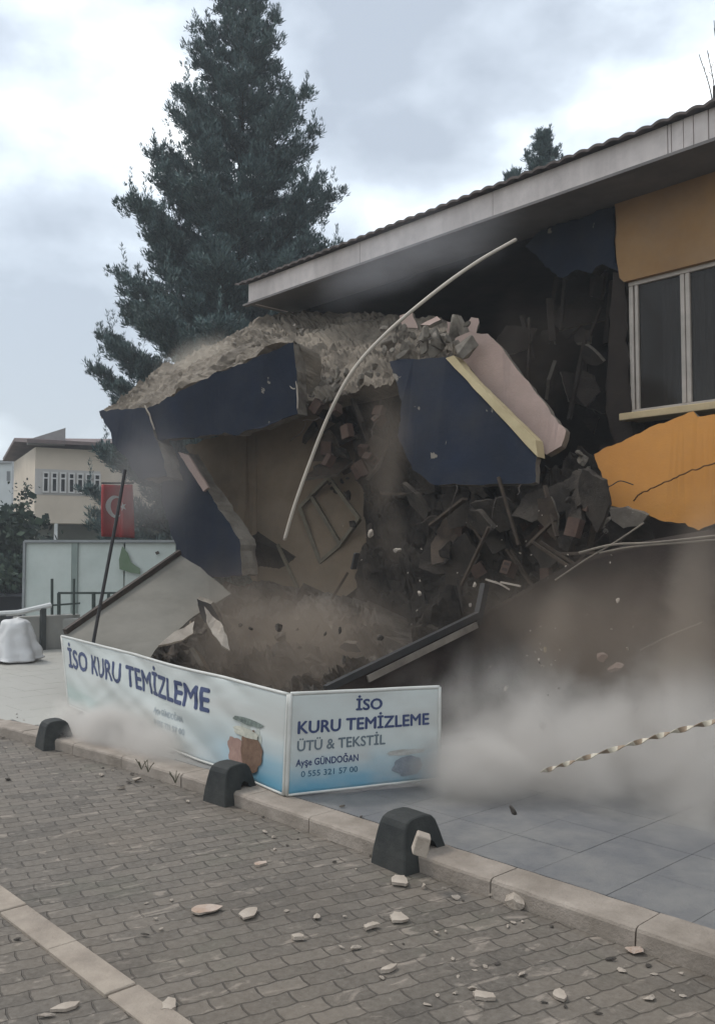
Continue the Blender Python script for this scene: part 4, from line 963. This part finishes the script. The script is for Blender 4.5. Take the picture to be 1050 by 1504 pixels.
bm = bmesh.new(); prism(bm, ax-n*.02, hp(146)-n*.02, zz(726, HD), zz(688, HD), .06); 
link('window_band', bm, mat('band_white', (.50, .47, .44), (.42, .4, .38), 2), hs)
for k in range(7):
    x0 = 61+k*12.6; w = link_ = None
    bm = bmesh.new(); a, c = hp(x0)-n*.08, hp(x0+9.6)-n*.08
    z0, z1 = zz(723, HD), zz(692, HD)
    t = (c-a).normalized()*.06
    for s_, e_, lo, hi in ((a, a+t, z0, z1), (c-t, c, z0, z1), (a+t, c-t, z0, z0+.07), (a+t, c-t, z1-.07, z1), (a+t, c-t, z1-.30, z1-.24)): prism(bm, s_, e_, lo, hi, .055)
    w = link('window', bm, mat('window_frame_white', (.62, .60, .58), (.55, .53, .5), 2), hs)
    bm = bmesh.new(); prism(bm, a+t-n*-.025, c-t-n*-.025, z0+.07, z1-.07, .03); link('pane', bm, glassd, w)
bm = bmesh.new()   # roof: low pitched, raised parapet at the left
za, zb = zz(652, HD), zz(628, HD)
def rv(p, z): return bm.verts.new((p.x, p.y, z))
l0, l1 = hp(35)-n*.5, hp(262)-n*.5
A_ = [rv(l0, zz(652, HD)), rv(l1, zz(650, HD)), rv(l1+n*4.2, zz(622, HD)), rv(l0+n*4.2, zz(634, HD)), rv(l0+n*8.5, zz(652, HD)), rv(l1+n*8.5, zz(650, HD))]
bm.faces.new((A_[0], A_[1], A_[2], A_[3])); bm.faces.new((A_[3], A_[2], A_[5], A_[4]))
r = bmesh.ops.extrude_face_region(bm, geom=bm.faces[:]); bmesh.ops.translate(bm, verts=[g for g in r['geom'] if isinstance(g, bmesh.types.BMVert)], vec=(0, 0, .16))
bmesh.ops.recalc_face_normals(bm, faces=bm.faces); link('roof', bm, mat('dull_roof_tile', (.20, .15, .14), (.13, .10, .095), 2, bump=.3), hs)
bm = bmesh.new(); g0, g1 = hp(37)-n*.3, hp(92)-n*.3
q = [bm.verts.new((p.x, p.y, z)) for p, z in ((g0, zz(654, HD)), (g1, zz(652, HD)), (g1, zz(626, HD)), (g0, zz(647, HD)))]
bm.faces.new(q); r = bmesh.ops.extrude_face_region(bm, geom=bm.faces[:]); bmesh.ops.translate(bm, verts=[g for g in r['geom'] if isinstance(g, bmesh.types.BMVert)], vec=n*.3)
bmesh.ops.recalc_face_normals(bm, faces=bm.faces); link('gable', bm, mat('grey_gable', (.34, .31, .30), (.26, .24, .23), 2), hs)
# far white blocks
for j, (p0, p1, y0, d, c, lab) in enumerate(((-30, 20, 676, 70, (.52, .54, .53), 'pale flat roofed block at the left edge behind the trees'), (16, 52, 660, 64, (.42, .42, .42), 'grey white block just left of the cream house roof'))):
    w = empty('distant_block', gb(p0, d)); tag(w, lab, 'building')
    bm = bmesh.new(); nn = prism(bm, gb(p0, d), gb(p1, d), -.85, zz(y0+4, d), 9); link('wall', bm, mat('block_paint_%s' % 'ab'[j], c, tuple(x*.85 for x in c), .6), w)
    bm = bmesh.new(); prism(bm, gb(p0-1, d-.3), gb(p1+1, d-.3), zz(y0+4, d)+.002, zz(y0, d), 9.6); link('roof_edge', bm, mat('roof_edge_grey', (.30, .30, .30), (.25, .25, .25), 1), w)
    for k in range(3):
        bm = bmesh.new(); xx = p0+(p1-p0)*(k+.3)/3; prism(bm, gb(xx, d-.05), gb(xx+5, d-.05), zz(y0+30, d), zz(y0+16, d), .1); link('window', bm, glassd, w)
# hill
bm = bmesh.new(); V = []
for j in range(13):
    row = []
    for i in range(41):
        px = -500+i*45; d = 110+j*9; z = -1+13.5*math.sin(math.pi*j/12)*math.exp(-((px+60)/420)**2)*(1+.25*rnoise((i*.4, j*.3, 0), 1))
        p = gb(px, d, z); row.append(bm.verts.new(p))
    V.append(row)
for j in range(12):
    for i in range(40): bm.faces.new((V[j][i], V[j][i+1], V[j+1][i+1], V[j+1][i]))
bmesh.ops.recalc_face_normals(bm, faces=bm.faces)
tag(link('hills', bm, mat('wooded_hill', (.075, .095, .075), (.04, .055, .045), .35, bump=.8, bscale=1.5), smooth=True), kind='structure')

# white hoarding
D2 = 21.0; hd = empty('white_hoarding', gb(140, D2)); tag(hd, 'long white metal hoarding below the cream house', 'hoarding')
hw = mat('hoarding_white', (.58, .62, .58), (.50, .55, .51), 1.2, rough=.5, bump=.05, dust=.25, dustc=(.33, .34, .30, 1))
for k, (a, b_) in enumerate(((37, 106), (115, 182), (184, 258))):
    bm = bmesh.new(); prism(bm, gb(a, D2), gb(b_, D2), -.85, zz(797, D2), .06); bevel(bm, .01, 1); link('sheet', bm, hw, hd)
bm = bmesh.new(); prism(bm, gb(106.5, D2-.05), gb(114.5, D2-.05), -.85, zz(797, D2), .12); link('post', bm, mat('hoarding_post', (.27, .31, .28), (.22, .26, .24), 3), hd)
bm = bmesh.new(); prism(bm, gb(34, D2-.06), gb(37.5, D2-.06), -.85, zz(795, D2), .14); link('post', bm, mat('grey_rail', (.30, .31, .31), (.24, .25, .25), 3), hd)
bm = bmesh.new(); prism(bm, gb(36, D2-.08), gb(258, D2-.08), zz(797, D2)+.002, zz(793, D2), .14); link('top_rail', bm, mat('grey_rail', (1, 1, 1)), hd)
for (cx, cy, pts, cc, lab_) in ((0, 0, ((180, 802), (188, 812), (193, 826), (206, 835), (206, 843), (192, 841), (176, 836), (175, 822)), (.13, .19, .11), 'green'),):
    slab('green_patch', [PD(x, y, D2-.07) for x, y in pts], .008, [mat('green_paint', (.13, .19, .11), (.17, .22, .15), 3)]*2, .01, .1, parent=hd)
slab('dark_patch', [PD(x, y, D2-.07) for x, y in ((228, 811), (233, 809), (235, 813), (230, 815))], .008, [darkstone]*2, .01, .1, parent=hd)
# flag
def flag():
    P0 = [PD(150, 712, 16), PD(196, 712, 16.6), PD(151, 788, 16), PD(197, 790, 16.6)]
    root = empty('red_flag', P0[0]); tag(root, 'red flag with white crescent and star hanging beside the cream house', 'flag')
    nrm = -fh
    def fn(u, v): return P0[0].lerp(P0[1], u).lerp(P0[2].lerp(P0[3], u), v)+nrm*(.07*math.sin(u*9+v*2)+.03*math.sin(u*21))
    bm = bmesh.new(); V = [[bm.verts.new(fn(i/24, j/16)) for i in range(25)] for j in range(17)]
    for j in range(16):
        for i in range(24): bm.faces.new((V[j][i], V[j][i+1], V[j+1][i+1], V[j+1][i]))
    o = link('cloth', bm, mat('red_cloth', (.42, .035, .035), (.32, .03, .03), 3, rough=.7), root, smooth=True); md = o.modifiers.new('thickness', 'SOLIDIFY'); md.thickness = .01; md.offset = 0
    wm = mat('white_cloth', (.62, .60, .58), (.55, .53, .5), 3)
    bm = bmesh.new(); K = 30; oc = (.40, .42); r1, r2 = .25, .20; a0 = R(42)
    ob, ib = [], []
    for k in range(K+1):
        a = a0+(2*math.pi-2*a0)*k/K
        x, y = oc[0]+r1*math.cos(a), oc[1]+r1*math.sin(a)*.85
        dx = x-(oc[0]+.07); dy = (y-oc[1])/.85; rr = math.hypot(dx, dy); s = min(1, r2/rr)
        ob.append(bm.verts.new(fn(x, y)+nrm*.03)); ib.append(bm.verts.new(fn(oc[0]+.07+dx*s, oc[1]+dy*s*.85)+nrm*.03))
    for k in range(K): bm.faces.new((ob[k], ob[k+1], ib[k+1], ib[k]))
    link('crescent', bm, wm, root)
    bm = bmesh.new(); c = bm.verts.new(fn(.70, .42)+nrm*.03); vs = []
    for k in range(10):
        a = math.pi+k*math.pi/5; rr = .11 if k % 2 == 0 else .045; vs.append(bm.verts.new(fn(.70+rr*math.cos(a), .42+rr*math.sin(a)*.85)+nrm*.03))
    for k in range(10): bm.faces.new((c, vs[k], vs[(k+1) % 10]))
    link('star', bm, wm, root)
    bm = bmesh.new(); bar(bm, P0[0]+Vector((0, 0, .03)), P0[1]+Vector((0, 0, .03)), .03); link('hanging_rod', bm, black, root)
flag()
# low retaining wall with rail
rw = empty('low_wall', (XE, 7, 0)); tag(rw, 'low pale concrete wall with a white rail behind the white sack', 'wall')
wm_ = mat('low_wall_concrete', (.34, .33, .30), (.25, .245, .225), 1.5, bump=.3, dust=.3)
def xw_(px): 
    r = ray(px, 815); return r.y/r.x*XE
bm = bmesh.new(); box(bm, XE-.2, XE, xw_(28), xw_(120), -.9, .62); bevel(bm, .01, 1); link('wall_section', bm, wm_, rw)
bm = bmesh.new(); box(bm, XE-.2, XE, 3.6, xw_(28)-.01, -.9, .12); link('footing', bm, wm_, rw)
bm = bmesh.new(); tube(bm, [Vector((XE+.0, 3.5, .66)), Vector((XE, xw_(28), .69)), Vector((XE, xw_(76), .79))], .045, 8); link('rail', bm, whitem, rw)
for px in (5, 64):
    bm = bmesh.new(); y = xw_(px); box(bm, XE+.001, XE+.07, y-.04, y+.04, -.1, .66+.08*(px > 50)); link('post', bm, mat('dark_post', (.08, .085, .08), (.05, .052, .05), 5), rw)
bm = bmesh.new()
for k in range(14):
    y = 3.7+k*.12
    if y < xw_(26): bar(bm, Vector((XE-.08, y, .1)), Vector((XE-.08, y, .64)), .015)
link('bars', bm, black, rw)
# dark railing on a block
rl = empty('metal_railing', gb(110, 14.6, 0)); tag(rl, 'dark metal railing with thin uprights in front of the hoarding', 'railing')
dR = 14.6
def q_(px, py): return PD(px, py, dR)
for a, b_, w in (((77, 850), (77, 905), .035), ((109, 850), (109, 903), .03), ((87, 871), (87, 912), .045), ((138, 871), (138, 900), .05), ((86, 871), (180, 871), .035), ((78, 889), (118, 886), .03), ((160, 871), (160, 890), .04)):
    bm = bmesh.new(); bar(bm, q_(*a), q_(*b_), w); link('railing_bar', bm, mat('dark_green_metal', (.06, .075, .065), (.04, .05, .045), 5), rl)
bm = bmesh.new(); prism(bm, gb(74, 14.5), gb(150, 14.5), -.1, zz(908, 14.5), .5); bevel(bm, .02, 2); link('plinth', bm, wm_, rl)
# white sack
def sack():
    c = PZ(24, 972, ZP); bm = bmesh.new(); bmesh.ops.create_uvsphere(bm, u_segments=48, v_segments=32, radius=1)
    for v in bm.verts:
        z = v.co.z*.5+.5; a = math.atan2(v.co.y, v.co.x)
        w = (.36-.20*z**.8)*(1+.13*math.sin(a*7+z*2)*(1-z)+.12*rnoise(v.co, 2.0, 4))
        if z > .9: w *= max(0, (1-z)/.1)**.5
        r = math.hypot(v.co.x, v.co.y) or 1e-6
        rr = w*(1 if z < .93 else 1); k = min(1, r*2.2)
        v.co = Vector((math.cos(a)*rr*k, math.sin(a)*rr*k*1.1, z*.62+rnoise(v.co, 3)*.03))
    tag(link('white_sack', bm, mat('white_tarp', (.62, .61, .60), (.50, .49, .48), 3, rough=.6, bump=.3, bscale=6), smooth=True), 'white draped sack standing on the pavement before the low wall', 'sack').location = c
sack()
# parked dark car
def car():
    root = empty('parked_car', gb(8, 23)); root.rotation_euler = (0, 0, 0)
    tag(root, 'dark parked car behind the white rail at the left edge', 'car')
    o_ = gb(8, 23); ax_ = rt; ay = fh
    def w(p): return o_+ax_*p[0]+ay*p[1]+Vector((0, 0, p[2]))
    side = [(-2.1, .35), (-2.1, .75), (-1.9, .88), (-1.1, .98), (-.6, 1.42), (.7, 1.46), (1.35, 1.02), (2.05, .92), (2.15, .6), (2.1, .35)]
    bm = bmesh.new(); f = []; 
    for y, s in ((0, .94), (.12, 1), (1.5, 1), (1.62, .94)): f.append([bm.verts.new(w((a*s, y, b_ if b_ < .9 else .9+(b_-.9)*(.97 if s < 1 else 1)))) for a, b_ in side])
    for a, b_ in zip(f, f[1:]):
        for i in range(len(side)): bm.faces.new((a[i], a[(i+1) % 10], b_[(i+1) % 10], b_[i]))
    bm.faces.new(f[0][::-1]); bm.faces.new(f[-1]); bmesh.ops.recalc_face_normals(bm, faces=bm.faces)
    link('body', bm, mat('dark_car_paint', (.025, .025, .035), (.03, .03, .04), 3, rough=.3, bump=0, spec=.5), root)
    bm = bmesh.new(); vs = [bm.verts.new(w(p)) for p in ((-1.0, -.012, .98), (1.2, -.012, 1.0), (.66, -.012, 1.38), (-.55, -.012, 1.36))]; vb = [bm.verts.new(v.co+ay*.01) for v in vs]
    bm.faces.new(vs); bm.faces.new(vb[::-1])
    for i in range(4): bm.faces.new((vs[i], vb[i], vb[(i+1) % 4], vs[(i+1) % 4]))
    link('side_window', bm, glassd, root)
    for x in (-1.35, 1.35):
        for y in (-.02, 1.45):
            bm = bmesh.new(); bmesh.ops.create_cone(bm, cap_ends=True, segments=24, radius1=.33, radius2=.33, depth=.2)
            M_ = Matrix.Translation(w((x, y+.1, .33))) @ ay.to_track_quat('Z', 'Y').to_matrix().to_4x4(); bmesh.ops.transform(bm, matrix=M_, verts=bm.verts)
            link('wheel', bm, black, root)
car()

# ------------------------------------------------------------------ dust
def dust(name, c, rad, col, dens, nscale, lab, seed=0, rot=(0, 0, 0), contrast=(.3, .7)):
    bm = bmesh.new(); bmesh.ops.create_icosphere(bm, subdivisions=3, radius=1)
    m = bpy.data.materials.new(name); m.use_nodes = True; n = m.node_tree.nodes; l = m.node_tree.links; n.clear()
    o_ = n.new('ShaderNodeOutputMaterial'); v = n.new('ShaderNodeVolumePrincipled'); l.new(v.outputs[0], o_.inputs['Volume'])
    v.inputs['Color'].default_value = tuple(col)+(1,); v.inputs['Anisotropy'].default_value = .1
    t = n.new('ShaderNodeTexCoord'); ln = n.new('ShaderNodeVectorMath'); ln.operation = 'LENGTH'; l.new(t.outputs['Object'], ln.inputs[0])
    fo = n.new('ShaderNodeMapRange'); fo.interpolation_type = 'SMOOTHSTEP'; fo.inputs[1].default_value = 1; fo.inputs[2].default_value = .0; l.new(ln.outputs['Value'], fo.inputs[0])
    mp_ = n.new('ShaderNodeMapping'); mp_.inputs['Location'].default_value = (seed*3.1, seed, seed*.7); mp_.inputs['Scale'].default_value = rad
    l.new(t.outputs['Object'], mp_.inputs[0])
    ns = n.new('ShaderNodeTexNoise'); ns.inputs['Scale'].default_value = nscale; ns.inputs['Detail'].default_value = 4; ns.inputs['Distortion'].default_value = .5; ns.inputs['Roughness'].default_value = .55; l.new(mp_.outputs[0], ns.inputs['Vector'])
    nr = n.new('ShaderNodeMapRange'); nr.interpolation_type = 'SMOOTHSTEP'; nr.inputs[1].default_value = contrast[0]; nr.inputs[2].default_value = contrast[1]; nr.inputs[3].default_value = .06; l.new(ns.outputs[0], nr.inputs[0])
    q1 = n.new('ShaderNodeMath'); q1.operation = 'MULTIPLY_ADD'; l.new(fo.outputs[0], q1.inputs[0]); q1.inputs[1].default_value = 1.25; q1.inputs[2].default_value = -.62
    q2 = n.new('ShaderNodeMath'); q2.operation = 'ADD'; l.new(q1.outputs[0], q2.inputs[0]); l.new(nr.outputs[0], q2.inputs[1])
    q3 = n.new('ShaderNodeMapRange'); q3.interpolation_type = 'SMOOTHSTEP'; q3.inputs[1].default_value = .05; q3.inputs[2].default_value = 1.2; l.new(q2.outputs[0], q3.inputs[0])
    a = n.new('ShaderNodeMath'); a.operation = 'MULTIPLY'; l.new(q3.outputs[0], a.inputs[0]); l.new(fo.outputs[0], a.inputs[1])
    b_ = n.new('ShaderNodeMath'); b_.operation = 'MULTIPLY'; l.new(a.outputs[0], b_.inputs[0]); b_.inputs[1].default_value = dens; l.new(b_.outputs[0], v.inputs['Density'])
    ob = link(name, bm, m); ob.location = c; ob.scale = rad; ob.rotation_euler = rot
    tag(ob, lab, 'dust', kind='stuff'); return ob
warm, cool, brown = (.80, .76, .715), (.42, .40, .39), (.46, .385, .315)
Z = R(0)
c = PZ(860, 1190, .1); c.z = .35
dust('dust_cloud', PY(930, 1140, 5.4), (3.2, 1.4, 1.08), warm, 5.2, 1.7, 'dense pale dust cloud billowing along the pavement at right', 1, contrast=(.32, .62))
dust('dust_cloud', PY(690, 1130, 4.4), (.8, .5, .5), warm, 9.0, 1.9, 'dust puff curling round the right end of the banner', 2)
dust('dust_cloud', PY(165, 1085, 3.5), (1.7, .4, .42), warm, 20, 1.8, 'low dust puff in front of the left banner panel', 3)
dust('dust_cloud', PY(430, 960, 6.0), (2.5, 1.4, 1.6), brown, 1.1, .9, 'brown dust filling the hollow behind the banner', 4, contrast=(.3, .6))
dust('dust_cloud', PY(225, 720, 5.8), (1.3, .9, 1.5), cool, .9, .9, 'thin grey dust round the falling navy blocks at left', 5)
dust('dust_cloud', PY(600, 380, 7.9), (2.8, .8, .75), (.60, .60, .63), .6, 1.0, 'thin grey smoke drifting under the eaves', 6)
dust('dust_cloud', PY(570, 690, 6.6), (.45, .5, 1.9), brown, .9, 1.1, 'thin upright plume of dust falling in the middle', 7)
dust('dust_cloud', PY(880, 950, 5.9), (2.4, .8, 1.1), brown, 1.0, 1.0, 'thin brown dust hanging before the awning', 8)
dust('dust_cloud', PY(300, 530, 7.6), (2.0, .7, .6), (.8, .72, .62), 1.0, 1.3, 'dust blowing off the top of the sagging slab', 9)
dust('dust_cloud', PY(1010, 930, 5.6), (.45, .45, 1.5), (.50, .43, .36), 1.8, 1.3, 'upright streak of brown dust rising at the right edge', 10, rot=(0, R(8), 0))
dust('dust_cloud', PY(810, 930, 5.9), (.30, .4, 1.2), (.50, .43, .36), 1.7, 1.3, 'thin slanting streak of dust over the left part of the awning', 11, rot=(0, R(14), 0))
dust('dust_cloud', PY(800, 520, 9.4), (1.3, .8, 1.5), (.46, .37, .30), .7, 1.1, 'faint brown dust in the opening left of the window', 12)
# the air itself
bm = bmesh.new(); box(bm, -150, 30, -20, 150, -2, 21)
m = bpy.data.materials.new('haze_air'); m.use_nodes = True; n = m.node_tree.nodes; n.clear()
o_ = n.new('ShaderNodeOutputMaterial'); v = n.new('ShaderNodeVolumePrincipled'); m.node_tree.links.new(v.outputs[0], o_.inputs['Volume'])
v.inputs['Color'].default_value = (.86, .90, .95, 1); v.inputs['Density'].default_value = .002
tag(link('haze', bm, m), 'thin pale haze in the air', 'haze', kind='stuff')
